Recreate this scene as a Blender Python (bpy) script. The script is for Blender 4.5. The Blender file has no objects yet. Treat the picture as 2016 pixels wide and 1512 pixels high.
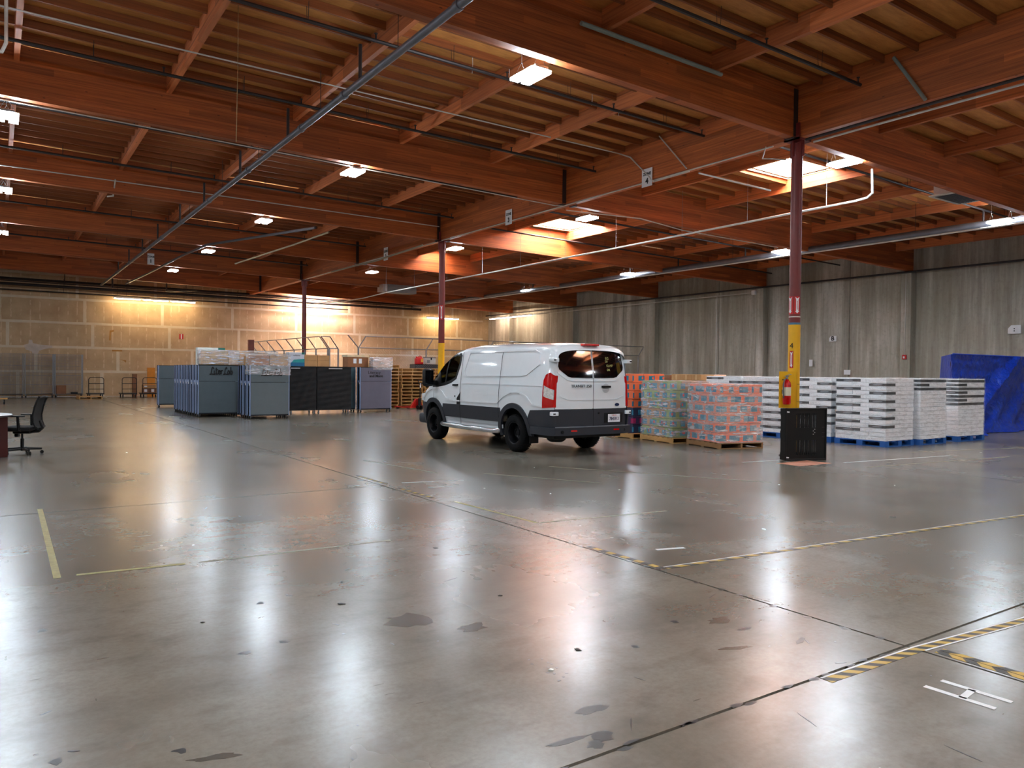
import bpy, bmesh, math, random
from mathutils import Vector, Matrix
random.seed(7)
SC = bpy.context.scene
COL = SC.collection
PI = math.pi
# ------------------------------------------------------------------ camera
CAMH = 1.55
R = [(0.827947, 0.000451, 0.560806), (-0.560706, -0.018212, 0.827814), (0.010586, -0.999834, -0.014826)]
cam_d = bpy.data.cameras.new('camera'); cam = bpy.data.objects.new('camera', cam_d); COL.objects.link(cam)
cam_d.sensor_width = 36.0; cam_d.lens = 36.0*1500/2016; cam_d.clip_end = 300
cam.matrix_world = Matrix(((R[0][0], -R[0][1], -R[0][2], 0), (R[1][0], -R[1][1], -R[1][2], 0),
                           (R[2][0], -R[2][1], -R[2][2], CAMH), (0, 0, 0, 1)))
SC.camera = cam
# ------------------------------------------------------------------ world, exposure
w = bpy.data.worlds.new('world'); SC.world = w; w.use_nodes = True
w.node_tree.nodes['Background'].inputs[0].default_value = (0.85, 0.92, 1.0, 1)
w.node_tree.nodes['Background'].inputs[1].default_value = 1.0
vs = SC.view_settings; vs.view_transform = 'Standard'; vs.look = 'None'; vs.gamma = 1.0; vs.use_curve_mapping = False
vs.exposure = 2.1
SC.cycles.max_bounces = 7; SC.cycles.diffuse_bounces = 4; SC.cycles.glossy_bounces = 4
SC.cycles.transparent_max_bounces = 12; SC.cycles.sample_clamp_indirect = 6
SC.cycles.use_denoising = True
LED = 50.0; TUBE = 26.0; SKY = 14.0

# ------------------------------------------------------------------ material helpers
MATS = {}
def lin(c): return tuple(((v/255)/12.92 if v/255 <= .04045 else (((v/255)+.055)/1.055)**2.4) for v in c)
class NT:
    def __init__(s, name):
        s.m = bpy.data.materials.new(name); s.m.use_nodes = True
        s.t = s.m.node_tree; s.b = s.t.nodes['Principled BSDF']; s.pos = None
    def n(s, ty, **kw):
        x = s.t.nodes.new(ty)
        for k, v in kw.items(): setattr(x, k, v)
        return x
    def l(s, a, b): s.t.links.new(a, b)
    def position(s, obj=False):
        if obj: return s.n('ShaderNodeTexCoord').outputs['Object']
        return s.n('ShaderNodeNewGeometry').outputs['Position']
    def mapped(s, scale, obj=False, loc=(0, 0, 0)):
        mp = s.n('ShaderNodeMapping'); mp.inputs['Scale'].default_value = scale; mp.inputs['Location'].default_value = loc
        s.l(s.position(obj), mp.inputs['Vector']); return mp.outputs[0]
    def noise(s, scale, vec, detail=4, rough=.6):
        x = s.n('ShaderNodeTexNoise'); x.inputs['Scale'].default_value = scale
        x.inputs['Detail'].default_value = detail; x.inputs['Roughness'].default_value = rough
        s.l(vec, x.inputs['Vector']); return x.outputs['Fac']
    def ramp(s, fac, stops):
        x = s.n('ShaderNodeValToRGB'); e = x.color_ramp.elements
        while len(e) < len(stops): e.new(.5)
        for i, (p, c) in enumerate(stops):
            e[i].position = p; e[i].color = (*c, 1) if len(c) == 3 else c
        s.l(fac, x.inputs[0]); return x.outputs[0]
    def mix(s, fac, a, b, mode='MIX'):
        x = s.n('ShaderNodeMix', data_type='RGBA', blend_type=mode)
        for sock, v in ((x.inputs[0], fac), (x.inputs[6], a), (x.inputs[7], b)):
            if isinstance(v, (int, float)): sock.default_value = v
            elif isinstance(v, tuple): sock.default_value = (*v, 1) if len(v) == 3 else v
            else: s.l(v, sock)
        return x.outputs[2]
    def math(s, op, a, b=None, c=None):
        x = s.n('ShaderNodeMath', operation=op)
        for i, v in enumerate((a, b, c)):
            if v is None: continue
            if isinstance(v, (int, float)): x.inputs[i].default_value = v
            else: s.l(v, x.inputs[i])
        return x.outputs[0]
    def bump(s, h, strength=.3, dist=.01):
        x = s.n('ShaderNodeBump'); x.inputs['Strength'].default_value = strength; x.inputs['Distance'].default_value = dist
        s.l(h, x.inputs['Height']); s.l(x.outputs[0], s.b.inputs['Normal'])

def mat(name, col, rough=.5, metal=0., var=.12, scale=4., stretch=(1, 1, 1), obj=True, bump=0., coat=0., spec=.5, alpha=1.):
    if name in MATS: return MATS[name]
    t = NT(name); c = lin(col)
    f = t.noise(scale, t.mapped(stretch, obj))
    lo = tuple(v*(1-var) for v in c); hi = tuple(min(1, v*(1+var)) for v in c)
    t.l(t.ramp(f, [(.3, lo), (.7, hi)]), t.b.inputs['Base Color'])
    t.b.inputs['Roughness'].default_value = rough; t.b.inputs['Metallic'].default_value = metal
    t.b.inputs['Specular IOR Level'].default_value = spec
    if coat: t.b.inputs['Coat Weight'].default_value = coat; t.b.inputs['Coat Roughness'].default_value = .04
    if bump: t.bump(f, bump)
    if alpha < 1: t.b.inputs['Alpha'].default_value = alpha
    MATS[name] = t.m; return t.m
def emit(name, col, s):
    if name in MATS: return MATS[name]
    t = NT(name); t.b.inputs['Base Color'].default_value = (.8, .8, .8, 1)
    t.b.inputs['Emission Color'].default_value = (*col, 1); t.b.inputs['Emission Strength'].default_value = s
    MATS[name] = t.m; return t.m

# timber: laminations stacked in z, grain along an axis
def timber(name, axis, c1, c2, lam=.038, rough=.62):
    t = NT(name)
    st = (.35, 6, 14) if axis == 'x' else (6, .35, 14)
    g = t.noise(2.2, t.mapped(st), 6, .65)
    col = t.ramp(g, [(.28, lin(c1)), (.75, lin(c2))])
    sep = t.n('ShaderNodeSeparateXYZ'); t.l(t.position(), sep.inputs[0])
    along = sep.outputs['X' if axis == 'x' else 'Y']
    zi = t.math('FLOOR', t.math('DIVIDE', sep.outputs['Z'], lam*3.2))
    seg = t.math('FLOOR', t.math('ADD', t.math('DIVIDE', along, 3.1), t.math('MULTIPLY', zi, .37)))
    cmb = t.n('ShaderNodeCombineXYZ'); t.l(zi, cmb.inputs[0]); t.l(seg, cmb.inputs[1])
    wn = t.n('ShaderNodeTexWhiteNoise'); t.l(cmb.outputs[0], wn.inputs['Vector'])
    shade = t.ramp(wn.outputs['Value'], [(0, (.74, .72, .70)), (1, (1.18, 1.15, 1.1))])
    col = t.mix(1.0, col, shade, 'MULTIPLY')
    line = t.math('LESS_THAN', t.math('FRACT', t.math('DIVIDE', sep.outputs['Z'], lam*1.6)), .09)
    col = t.mix(t.math('MULTIPLY', line, .35), col, lin((60, 24, 10)))
    k = t.n('ShaderNodeTexVoronoi'); k.inputs['Scale'].default_value = 2.2; t.l(t.mapped((1, 1, 2.2)), k.inputs['Vector'])
    kn = t.math('LESS_THAN', k.outputs['Distance'], .055)
    col = t.mix(t.math('MULTIPLY', kn, .6), col, lin((58, 20, 8)))
    t.l(col, t.b.inputs['Base Color']); t.b.inputs['Roughness'].default_value = rough
    t.bump(g, .15, .004); MATS[name] = t.m; return t.m
BEAMX = timber('glulam_beam_wood', 'x', (134, 64, 26), (200, 110, 52))
BEAMY = timber('glulam_girder_wood', 'y', (140, 68, 28), (206, 114, 54))
PURL = timber('purlin_wood', 'y', (166, 88, 48), (216, 130, 76), lam=.2)
JOIST = timber('joist_wood', 'x', (112, 58, 24), (160, 92, 44), lam=.2)
def m_deck():
    t = NT('plywood_deck')
    g = t.noise(3.0, t.mapped((.6, 3, 3)), 6, .7); g2 = t.noise(9, t.mapped((1, 1, 1)), 5, .7)
    c = t.ramp(g, [(.25, lin((160, 98, 42))), (.75, lin((212, 148, 76)))])
    c = t.mix(t.math('MULTIPLY', t.math('GREATER_THAN', g2, .68), .45), c, lin((90, 48, 20)))
    t.l(c, t.b.inputs['Base Color']); t.b.inputs['Roughness'].default_value = .7; return t.m
DECK = m_deck()
def m_floor():
    t = NT('polished_concrete')
    p = t.mapped((1, 1, 1))
    a = t.noise(.22, p, 4, .55); b = t.noise(.8, t.mapped((1.5, .8, 1)), 5, .55); d = t.noise(30, p, 5, .7)
    e = t.noise(.55, t.mapped((.45, 1.3, 1), loc=(3, 7, 0)), 5, .6); f = t.noise(3.5, t.mapped((.8, 1.4, 1), loc=(1, 5, 0)), 5, .6)
    c = t.ramp(b, [(.25, lin((100, 96, 87))), (.75, lin((142, 139, 132)))])
    c = t.mix(t.ramp(a, [(.35, (0, 0, 0)), (.65, (.6, .6, .6))]), c, lin((108, 99, 80)))
    c = t.mix(t.ramp(e, [(.48, (0, 0, 0)), (.75, (.7, .7, .7))]), c, lin((78, 70, 60)))
    c = t.mix(t.ramp(f, [(.50, (0, 0, 0)), (.78, (.5, .5, .5))]), c, lin((72, 65, 56)))
    c = t.mix(t.ramp(d, [(.25, (.35, .35, .35)), (.60, (0, 0, 0))]), c, lin((82, 76, 66)))
    # small dark chips, scuffs and blots worn into the surface
    def marks(scale, st, thr, amt, col, c, loc):
        v = t.n('ShaderNodeTexVoronoi'); v.inputs['Scale'].default_value = scale
        wv = t.n('ShaderNodeVectorMath', operation='ADD'); t.l(t.mapped(st, loc=loc), wv.inputs[0])
        nn = t.n('ShaderNodeTexNoise'); nn.inputs['Scale'].default_value = 26; nn.inputs['Detail'].default_value = 3; t.l(p, nn.inputs['Vector'])
        sc = t.n('ShaderNodeVectorMath', operation='SCALE'); sc.inputs['Scale'].default_value = .10/scale; t.l(nn.outputs['Color'], sc.inputs[0])
        t.l(sc.outputs[0], wv.inputs[1]); t.l(wv.outputs[0], v.inputs['Vector'])
        keep = t.n('ShaderNodeTexWhiteNoise'); t.l(v.outputs['Position'], keep.inputs['Vector'])
        rad = t.math('MULTIPLY', keep.outputs['Value'], thr)
        k = t.math('MULTIPLY', t.math('LESS_THAN', v.outputs['Distance'], t.math('SUBTRACT', rad, thr*.35)), amt)
        return t.mix(k, c, lin(col))
    c = marks(2.2, (1, 1.9, 1), .075, .8, (40, 38, 36), c, (0, 0, 0))
    c = marks(5.0, (.35, 2.4, 1), .10, .5, (52, 48, 44), c, (4, 2, 0))
    c = marks(3.1, (2.4, .4, 1), .08, .45, (56, 52, 46), c, (1, 8, 0))
    t.l(c, t.b.inputs['Base Color'])
    r = t.ramp(t.noise(.7, t.mapped((1, .6, 1), loc=(9, 2, 0)), 5, .55), [(.25, (.215, .215, .215)), (.8, (.30, .30, .30))])
    t.l(r, t.b.inputs['Roughness']); t.b.inputs['Specular IOR Level'].default_value = .95
    return t.m
FLOOR = m_floor()
def m_wallc():
    t = NT('tilt_up_concrete')
    a = t.noise(1.6, t.mapped((1, 1, .07)), 7, .7); b = t.noise(.35, t.mapped((1, 1, .7)), 5, .6); d = t.noise(7, t.mapped((1, 1, 1)), 5, .7)
    c = t.ramp(a, [(.28, lin((120, 112, 100))), (.5, lin((172, 166, 154))), (.72, lin((226, 222, 214)))])
    c = t.mix(t.ramp(b, [(.4, (0, 0, 0)), (.65, (.6, .6, .6))]), c, lin((150, 144, 124)))
    c = t.mix(t.ramp(d, [(.3, (.3, .3, .3)), (.5, (0, 0, 0))]), c, lin((120, 114, 102)))
    t.l(c, t.b.inputs['Base Color']); t.b.inputs['Roughness'].default_value = .85; t.bump(d, .2, .01); return t.m
CONC = m_wallc()
def m_dry():
    t = NT('kraft_drywall')
    sep = t.n('ShaderNodeSeparateXYZ'); t.l(t.position(), sep.inputs[0])
    g = t.noise(1.2, t.mapped((1, 1, 1)), 4, .6)
    c = t.ramp(g, [(.3, lin((178, 152, 118))), (.7, lin((204, 178, 142)))])
    fr = t.math('FRACT', t.math('DIVIDE', sep.outputs['X'], .43))
    band = t.math('LESS_THAN', t.math('ABSOLUTE', t.math('SUBTRACT', fr, .5)), .075)
    n2 = t.noise(3.1, t.mapped((2.3, 1, 1.35)), 2, .5)
    spot = t.math('MULTIPLY', band, t.ramp(n2, [(.47, (0, 0, 0)), (.58, (1, 1, 1))]))
    c = t.mix(t.math('MULTIPLY', spot, .5), c, lin((226, 208, 176)))
    t.l(c, t.b.inputs['Base Color']); t.b.inputs['Roughness'].default_value = .85; return t.m
DRY = m_dry()
def m_wrap(nm='stretch_wrap', k=1.0):
    t = NT(nm)
    n1 = t.noise(3.2, t.mapped((1.0, 1.0, 6.0)), 6, .7)
    fac = t.ramp(n1, [(.38, (.14*k, .14*k, .14*k)), (.52, (.34*k, .34*k, .34*k)), (.60, (.88*k, .88*k, .88*k))])
    gl = t.n('ShaderNodeBsdfGlossy'); gl.inputs['Roughness'].default_value = .16; gl.inputs['Color'].default_value = (.95, .97, 1, 1)
    df = t.n('ShaderNodeBsdfDiffuse'); df.inputs['Color'].default_value = (.85, .87, .9, 1)
    mx = t.n('ShaderNodeMixShader'); mx.inputs[0].default_value = .45; t.l(gl.outputs[0], mx.inputs[1]); t.l(df.outputs[0], mx.inputs[2])
    tr = t.n('ShaderNodeBsdfTransparent'); m2 = t.n('ShaderNodeMixShader'); t.l(fac, m2.inputs[0])
    t.l(tr.outputs[0], m2.inputs[1]); t.l(mx.outputs[0], m2.inputs[2])
    bp = t.n('ShaderNodeBump'); bp.inputs['Strength'].default_value = .9; bp.inputs['Distance'].default_value = .03
    t.l(t.noise(6, t.mapped((.8, .8, 3)), 4, .6), bp.inputs['Height'])
    t.l(bp.outputs[0], gl.inputs['Normal'])
    t.l(m2.outputs[0], t.t.nodes['Material Output'].inputs['Surface']); return t.m
WRAP = m_wrap(); WRAP2 = m_wrap('tight_stretch_wrap', .32)
def m_glass(name, col, fac):
    t = NT(name)
    gl = t.n('ShaderNodeBsdfGlossy'); gl.inputs['Roughness'].default_value = .02
    tr = t.n('ShaderNodeBsdfTransparent'); tr.inputs['Color'].default_value = (*col, 1)
    m2 = t.n('ShaderNodeMixShader'); m2.inputs[0].default_value = fac
    t.l(tr.outputs[0], m2.inputs[1]); t.l(gl.outputs[0], m2.inputs[2])
    t.l(m2.outputs[0], t.t.nodes['Material Output'].inputs['Surface']); return t.m
GLASS = m_glass('tinted_glass', (.12, .14, .14), .07)
GLASSC = m_glass('side_glass', (.42, .46, .42), .08)

# ------------------------------------------------------------------ object helpers
def B(): return bmesh.new()
def bx(bm, x0, x1, y0, y1, z0, z1, M=None, bev=0):
    vs_ = [bm.verts.new((x, y, z)) for x in (x0, x1) for y in (y0, y1) for z in (z0, z1)]
    fs = []
    for q in ((0, 1, 3, 2), (4, 6, 7, 5), (0, 4, 5, 1), (2, 3, 7, 6), (0, 2, 6, 4), (1, 5, 7, 3)):
        fs.append(bm.faces.new([vs_[i] for i in q]))
    if bev:
        es = list({e for f in fs for e in f.edges})
        r = bmesh.ops.bevel(bm, geom=es, offset=bev, segments=2, affect='EDGES', profile=.5)
        vs_ = list({v for f in r['faces'] for v in f.verts} | {v for v in vs_ if v.is_valid})
    if M is not None: bmesh.ops.transform(bm, matrix=M, verts=vs_)
    return bm
def slope(bm, x0, x1, y0, y1, fb, ft):
    v = [bm.verts.new((x, y, f(x))) for x in (x0, x1) for y in (y0, y1) for f in (fb, ft)]
    for q in ((0, 1, 3, 2), (4, 6, 7, 5), (0, 4, 5, 1), (2, 3, 7, 6), (0, 2, 6, 4), (1, 5, 7, 3)):
        bm.faces.new([v[i] for i in q])
    return bm
def frame_of(d):
    d = Vector(d).normalized(); a = Vector((0, 0, 1)) if abs(d.z) < .9 else Vector((1, 0, 0))
    u = d.cross(a).normalized(); return u, d.cross(u).normalized()
def tube(bm, pts, r, seg=8, closed=False, caps=True):
    pts = [Vector(p) for p in pts]; n = len(pts); rings = []
    rr = r if isinstance(r, (list, tuple)) else [r]*n
    u0 = None
    for i, p in enumerate(pts):
        if closed: d = (pts[(i+1) % n]-p).normalized()+(p-pts[i-1]).normalized()
        elif i == 0: d = pts[1]-p
        elif i == n-1: d = p-pts[i-1]
        else: d = (pts[i+1]-p).normalized()+(p-pts[i-1]).normalized()
        d = d.normalized()
        if u0 is None: u, v = frame_of(d)
        else:
            u = (u0-d*u0.dot(d)).normalized(); v = d.cross(u)
        u0 = u
        k = 1.0
        if 0 < i < n-1 or closed:
            c = max(.35, d.dot((p-pts[i-1]).normalized())); k = 1/c if not closed else 1
        rings.append([bm.verts.new(p+(u*math.cos(2*PI*j/seg)+v*math.sin(2*PI*j/seg))*rr[i]*min(k, 1.4)) for j in range(seg)])
    for i in range(n if closed else n-1):
        a, b = rings[i], rings[(i+1) % n]
        for j in range(seg): bm.faces.new((a[j], a[(j+1) % seg], b[(j+1) % seg], b[j]))
    if caps and not closed:
        bm.faces.new(rings[0][::-1]); bm.faces.new(rings[-1])
    return bm
def cyl(bm, p0, p1, r, seg=12, r2=None): return tube(bm, [p0, p1], [r, r if r2 is None else r2], seg)
def lathe(bm, prof, seg=24, M=None, caps=True):
    rings = [[bm.verts.new((r*math.cos(2*PI*j/seg), r*math.sin(2*PI*j/seg), z)) for j in range(seg)] for r, z in prof]
    for a, b in zip(rings, rings[1:]):
        for j in range(seg): bm.faces.new((a[j], a[(j+1) % seg], b[(j+1) % seg], b[j]))
    if caps and prof[0][0] > 1e-4: bm.faces.new(rings[0][::-1])
    if caps and prof[-1][0] > 1e-4: bm.faces.new(rings[-1])
    if M is not None: bmesh.ops.transform(bm, matrix=M, verts=[v for r in rings for v in r])
    return bm
def prism(bm, pts, z0, z1, M=None):
    a = [bm.verts.new((x, y, z0)) for x, y in pts]; b = [bm.verts.new((x, y, z1)) for x, y in pts]; n = len(pts)
    bm.faces.new(a[::-1]); bm.faces.new(b)
    for i in range(n): bm.faces.new((a[i], a[(i+1) % n], b[(i+1) % n], b[i]))
    if M is not None: bmesh.ops.transform(bm, matrix=M, verts=a+b)
    return bm
def ob(name, bm, m, parent=None, smooth=False, label=None, kind=None, loc=None, rot=None, subs=0):
    me = bpy.data.meshes.new(name)
    bmesh.ops.recalc_face_normals(bm, faces=bm.faces); bm.to_mesh(me); bm.free()
    me.materials.append(m)
    if smooth:
        for p in me.polygons: p.use_smooth = True
        if hasattr(me, 'set_sharp_from_angle'): me.set_sharp_from_angle(angle=math.radians(38))
    return obm(name, me, parent, label, kind, loc, rot)
def obm(name, me, parent=None, label=None, kind=None, loc=None, rot=None, scale=None):
    o = bpy.data.objects.new(name, me); COL.objects.link(o)
    if parent is not None: o.parent = parent
    if loc: o.location = loc
    if rot: o.rotation_euler = rot
    if scale: o.scale = scale
    if label: o['label'] = label
    if kind: o['kind'] = kind
    return o
def tag(o, label, cat, group=None):
    o['label'] = label; o['category'] = cat
    if group: o['group'] = group
    return o
def thing(name, label, cat, loc=(0, 0, 0), rz=0, group=None):
    o = bpy.data.objects.new(name, None); COL.objects.link(o); o.empty_display_size = .2
    o.location = loc; o.rotation_euler = (0, 0, rz); return tag(o, label, cat, group)
def copy_tree(o, parent=None):
    c = o.copy(); COL.objects.link(c)
    if parent is not None: c.parent = parent
    for ch in list(o.children): copy_tree(ch, c)
    return c
def place(proto, used, loc, rz, label, group=None):
    o = proto if not used.get(id(proto)) else copy_tree(proto)
    used[id(proto)] = True; o.location = loc; o.rotation_euler = (0, 0, rz); o['label'] = label
    if group: o['group'] = group
    return o
USED = {}
def unit(name, m, bev=0):
    bm = B(); bx(bm, -.5, .5, -.5, .5, -.5, .5, bev=bev); me = bpy.data.meshes.new(name)
    bmesh.ops.recalc_face_normals(bm, faces=bm.faces); bm.to_mesh(me); bm.free(); me.materials.append(m); return me
def textob(name, body, size, m, parent, M, extrude=.0015, align='CENTER', sx=1.0, bold=0.0):
    c = bpy.data.curves.new(name, 'FONT'); c.body = body; c.size = size; c.extrude = extrude
    c.align_x = align; c.align_y = 'CENTER'; c.resolution_u = 3; c.offset = bold
    t = bpy.data.objects.new(name, c); COL.objects.link(t)
    dg = bpy.context.evaluated_depsgraph_get(); me = bpy.data.meshes.new_from_object(t.evaluated_get(dg))
    bpy.data.objects.remove(t); me.transform(M @ Matrix.Diagonal((sx, 1, 1, 1))); me.materials.clear(); me.materials.append(m)
    return obm(name, me, parent)
# matrices that stand flat text/graphics up: face -Y (seen from the camera side), face -X
FACE_MY = Matrix(((1, 0, 0, 0), (0, 0, -1, 0), (0, 1, 0, 0), (0, 0, 0, 1)))      # x->x, y->z, normal -> -y
FACE_MX = Matrix(((0, 0, -1, 0), (-1, 0, 0, 0), (0, 1, 0, 0), (0, 0, 0, 1)))     # x->-y, y->z, normal -> -x
def T(x, y, z): return Matrix.Translation((x, y, z))

# common materials
STEEL = mat('galvanised_steel', (150, 152, 156), .38, .85)
DSTEEL = mat('dark_sprinkler_pipe', (52, 46, 46), .5, .4)
GPIPE = mat('grey_sprinkler_main', (112, 112, 120), .45, .5)
CONDUIT = mat('white_conduit', (206, 204, 198), .4, .3)
HANG = mat('dark_steel_hanger', (64, 52, 50), .6, .5)
RUST = mat('rust_red_paint', (116, 38, 34), .42, var=.1)
YEL = mat('safety_yellow_paint', (236, 178, 14), .38, var=.06)
WHITE = mat('white_card', (236, 236, 238), .7, var=.03)
BLACK = mat('black_plastic', (9, 9, 10), .45, spec=.35)
INK = mat('black_ink', (18, 18, 20), .7, var=.02)
REDINK = mat('sign_red', (196, 28, 28), .5, var=.04)
BLACKM = mat('black_painted_steel', (24, 24, 28), .4, .3)
RUBBER = mat('black_rubber', (17, 17, 18), .75)
KRAFT = mat('cardboard', (176, 134, 88), .8, var=.1, bump=.05)
KRAFTD = mat('cardboard_brown', (134, 92, 64), .8, var=.1)
KRAFTP = mat('cardboard_pale', (222, 178, 148), .75, var=.06)
PALW = mat('pallet_wood', (196, 152, 92), .75, var=.22, scale=5, stretch=(1, 6, 6), bump=.1)
PALD = mat('weathered_pallet_wood', (146, 110, 72), .8, var=.22, scale=5, stretch=(1, 6, 6), bump=.1)
TAPE = mat('drywall_joint_compound', (214, 202, 178), .85, var=.06)

# ================================================================== STRUCTURE
XL, XR, YB, YF = -19.0, 30.1, -14.0, 47.6      # left wall, right wall, behind the camera, far wall
def zb(x): return 6.33-.02*x
def zd(x): return 7.33-.02*x
# floor: slabs with real joints
fl = ob('floor', bx(B(), XL-.2, XR+.3, YB-.2, YF+.3, -.3, -.012), mat('joint_filler', (34, 31, 28), .9), kind='structure')
def slab(x0, x1, y0, y1):
    g = .010; ob('concrete_slab', bx(B(), x0+g, x1-g, y0+g, y1-g, -.15, 0), FLOOR, fl)
xs = [XL, -12.46, -4.06, 4.34]; ys = [YB, -11.95, -4.8, 2.335, 9.52, 16.66, 23.8, 30.95, 38.1, YF]
for i in range(3):
    for j in range(len(ys)-1): slab(xs[i], xs[i+1], ys[j], ys[j+1])
xs2 = [4.34, 12.74, 21.4, XR]; ys2 = [YB, -4.8, 2.335, 16.66, 30.95, YF]
for i in range(3):
    for j in range(len(ys2)-1): slab(xs2[i], xs2[i+1], ys2[j], ys2[j+1])

# far wall of drywall sheets
wf = ob('wall_back', bx(B(), XL-.2, XR+.3, YF+.02, YF+.3, 0, 8), mat('wall_backing', (190, 178, 156), .9), kind='structure')
rows = [(.0, 1.357), (1.357, 2.66), (2.66, 3.98), (3.98, 5.28), (5.28, 6.55), (6.55, 7.5)]
first = [.95, 1.75, .5, .12, -.25, .9]
for r, (z0, z1) in enumerate(rows):
    cuts = [XL]; x = first[r]-3.9*5
    while x < XR-.2:
        if x > XL+.3: cuts.append(x)
        x += 3.9
    cuts.append(XR-.02)
    for a, b in zip(cuts, cuts[1:]):
        ob('drywall_panel', bx(B(), a+.004, b-.004, YF, YF+.025, z0+.004, z1-.004), DRY, wf)
        if b < XR-.2:
            ob('joint_tape', bx(B(), b-.075+random.uniform(-.01, .01), b+.075, YF-.004, YF+.002, z0, z1-.02), TAPE, wf)
    if r < 5:
        bm = B(); x = XL; up = [];
        while x < XR-.1:
            up.append((x, z1+.07+random.uniform(-.012, .012), z1-.06+random.uniform(-.012, .012))); x += .9
        for (xa, a1, a0), (xb, b1, b0) in zip(up, up[1:]):
            v = [bm.verts.new(p) for p in ((xa, YF-.006, a0), (xb, YF-.006, b0), (xb, YF-.006, b1), (xa, YF-.006, a1))]
            bm.faces.new(v)
        r_ = bmesh.ops.extrude_face_region(bm, geom=bm.faces[:]); bmesh.ops.translate(bm, verts=[v for v in r_['geom'] if isinstance(v, bmesh.types.BMVert)], vec=(0, .01, 0))
        ob('joint_tape', bm, TAPE, wf)
# bluish mud patch over a joint above the wire cages
ob('joint_tape', prism(B(), [(1.3, 2.5), (1.55, 2.42), (1.6, 2.3), (1.85, 2.3), (1.9, 2.45), (2.15, 2.55), (2.5, 2.62), (2.5, 2.74), (1.9, 2.78), (1.62, 2.85), (1.58, 3.02), (1.44, 3.02), (1.42, 2.82), (1.2, 2.74)], 0, .008, T(0, YF-.004, 0) @ FACE_MY),
   mat('grey_mud_patch', (196, 186, 176), .85), wf)

# right wall: tilt-up concrete
wr = ob('wall_right', bx(B(), XR+.05, XR+.3, YB-.2, YF+.3, 0, 8), CONC, kind='structure')
seams = [YB, -9.4, -2.35, 4.7, 11.75, 18.85, 25.93, 33.0, 40.1, YF-.01]
for a, b in zip(seams, seams[1:]): ob('concrete_panel', bx(B(), XR, XR+.12, a+.012, b-.012, 0, 7.4), CONC, wr)
for y in (-5.03, 2.05, 9.13, 16.24, 23.2, 30.3, 37.4, 44.5):
    ob('concrete_pilaster', bx(B(), XR-.36, XR+.02, y-.2, y+.2, 0, zb(30)-.02, bev=.015), CONC, wr)
ob('wall_left', bx(B(), XL-.3, XL, YB-.2, YF+.3, 0, 8), mat('painted_block_wall', (196, 188, 172), .8), kind='structure')
ob('wall_front', bx(B(), XL, XR+.2, YB-.3, YB, 0, 8), mat('painted_block_wall', (196, 188, 172), .8), kind='structure')

# roof deck with skylight openings
SKYL = [(16.2, 18.05, 11.85, 13.2), (16.1, 18.05, 21.0, 22.85), (15.7, 16.7, 28.9, 30.0), (15.6, 17.9, 45.4, 46.9), (3.0, 5.0, -2.4, -.9), (18.3, 20.6, -2.4, -.9), (-9.0, -7.0, 12.0, 13.4), (-9.0, -7.0, 33.0, 34.4)]
bm = B(); gx = sorted({XL, XR+.2, *[v for s in SKYL for v in s[:2]]}); gy = sorted({YB-.2, YF+.2, *[v for s in SKYL for v in s[2:]]})
for xa, xb in zip(gx, gx[1:]):
    for ya, yb in zip(gy, gy[1:]):
        cx_, cy_ = (xa+xb)/2, (ya+yb)/2
        if any(s[0] < cx_ < s[1] and s[2] < cy_ < s[3] for s in SKYL): continue
        slope(bm, xa, xb, ya, yb, zd, lambda x: zd(x)+.03)
ceil = ob('ceiling', bm, DECK, kind='structure')
CURB = mat('skylight_curb_plywood', (214, 160, 124), .6); LENS = emit('skylight_lens', (1.0, .93, .90), SKY); LENS2 = emit('pinkish_skylight_lens', (1.0, .86, .82), 44)  # far skylight's glow is tinted pinkish and set brighter to wash the drywall
for i, (x0, x1, y0, y1) in enumerate(SKYL):
    bm = B(); t_ = .03; zt = zd(x1)+.42
    for q in ((x0-t_, x0, y0-t_, y1+t_), (x1, x1+t_, y0-t_, y1+t_), (x0, x1, y0-t_, y0), (x0, x1, y1, y1+t_)):
        bx(bm, *q, zd(x1)-.02, zt)
    wd = ob('window_%d' % (i+1), bm, CURB, kind='structure')
    bm = B(); bx(bm, x0-.02, x1+.02, y0-.02, y1+.02, zt, zt+.03); ob('skylight_lens', bm, LENS2 if y0 > 44 else LENS, wd)
    bm = B(); xm = (x0+x1)/2; bx(bm, xm-.02, xm+.02, y0, y1, zt-.05, zt-.001); ob('glazing_bar', bm, CURB, wd)
# beams
YS = [-12.1, -5.03, 2.05, 9.13, 16.24, 23.2, 30.3, 37.4, 44.5]
BW = .085
for y in YS:
    ob('glulam_beam', slope(B(), XL, 12.61, y-BW, y+BW, zb, lambda x: zb(x)+.94), BEAMX, ceil)
    ob('glulam_beam', slope(B(), 12.89, XR, y-BW, y+BW, zb, lambda x: zb(x)+.94), BEAMX, ceil)
for a, b in zip([YB, 2.3, 9.13, 16.9, 23.2, 31.0, 37.4], [2.3, 9.13, 16.9, 23.2, 31.0, 37.4, YF]):
    ob('glulam_girder', bx(B(), 12.62, 12.88, a+.004, b-.004, 6.075, 7.07, bev=.006), BEAMY, ceil)
ob('glulam_girder', bx(B(), -7.9, -7.65, YB, YF, 6.48, 7.46), BEAMY, ceil)
for y in YS[2:]:
    for s, x0 in ((-1, 12.5), (1, 12.88)):
        bm = B(); bx(bm, x0, x0+.12, y-.1, y-.088, 6.09, 6.98); bx(bm, x0, x0+.12, y+.088, y+.1, 6.09, 6.98); bx(bm, x0, x0+.12, y-.1, y+.1, 6.055, 6.075)
        ob('beam_hanger', bm, HANG, ceil)
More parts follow.
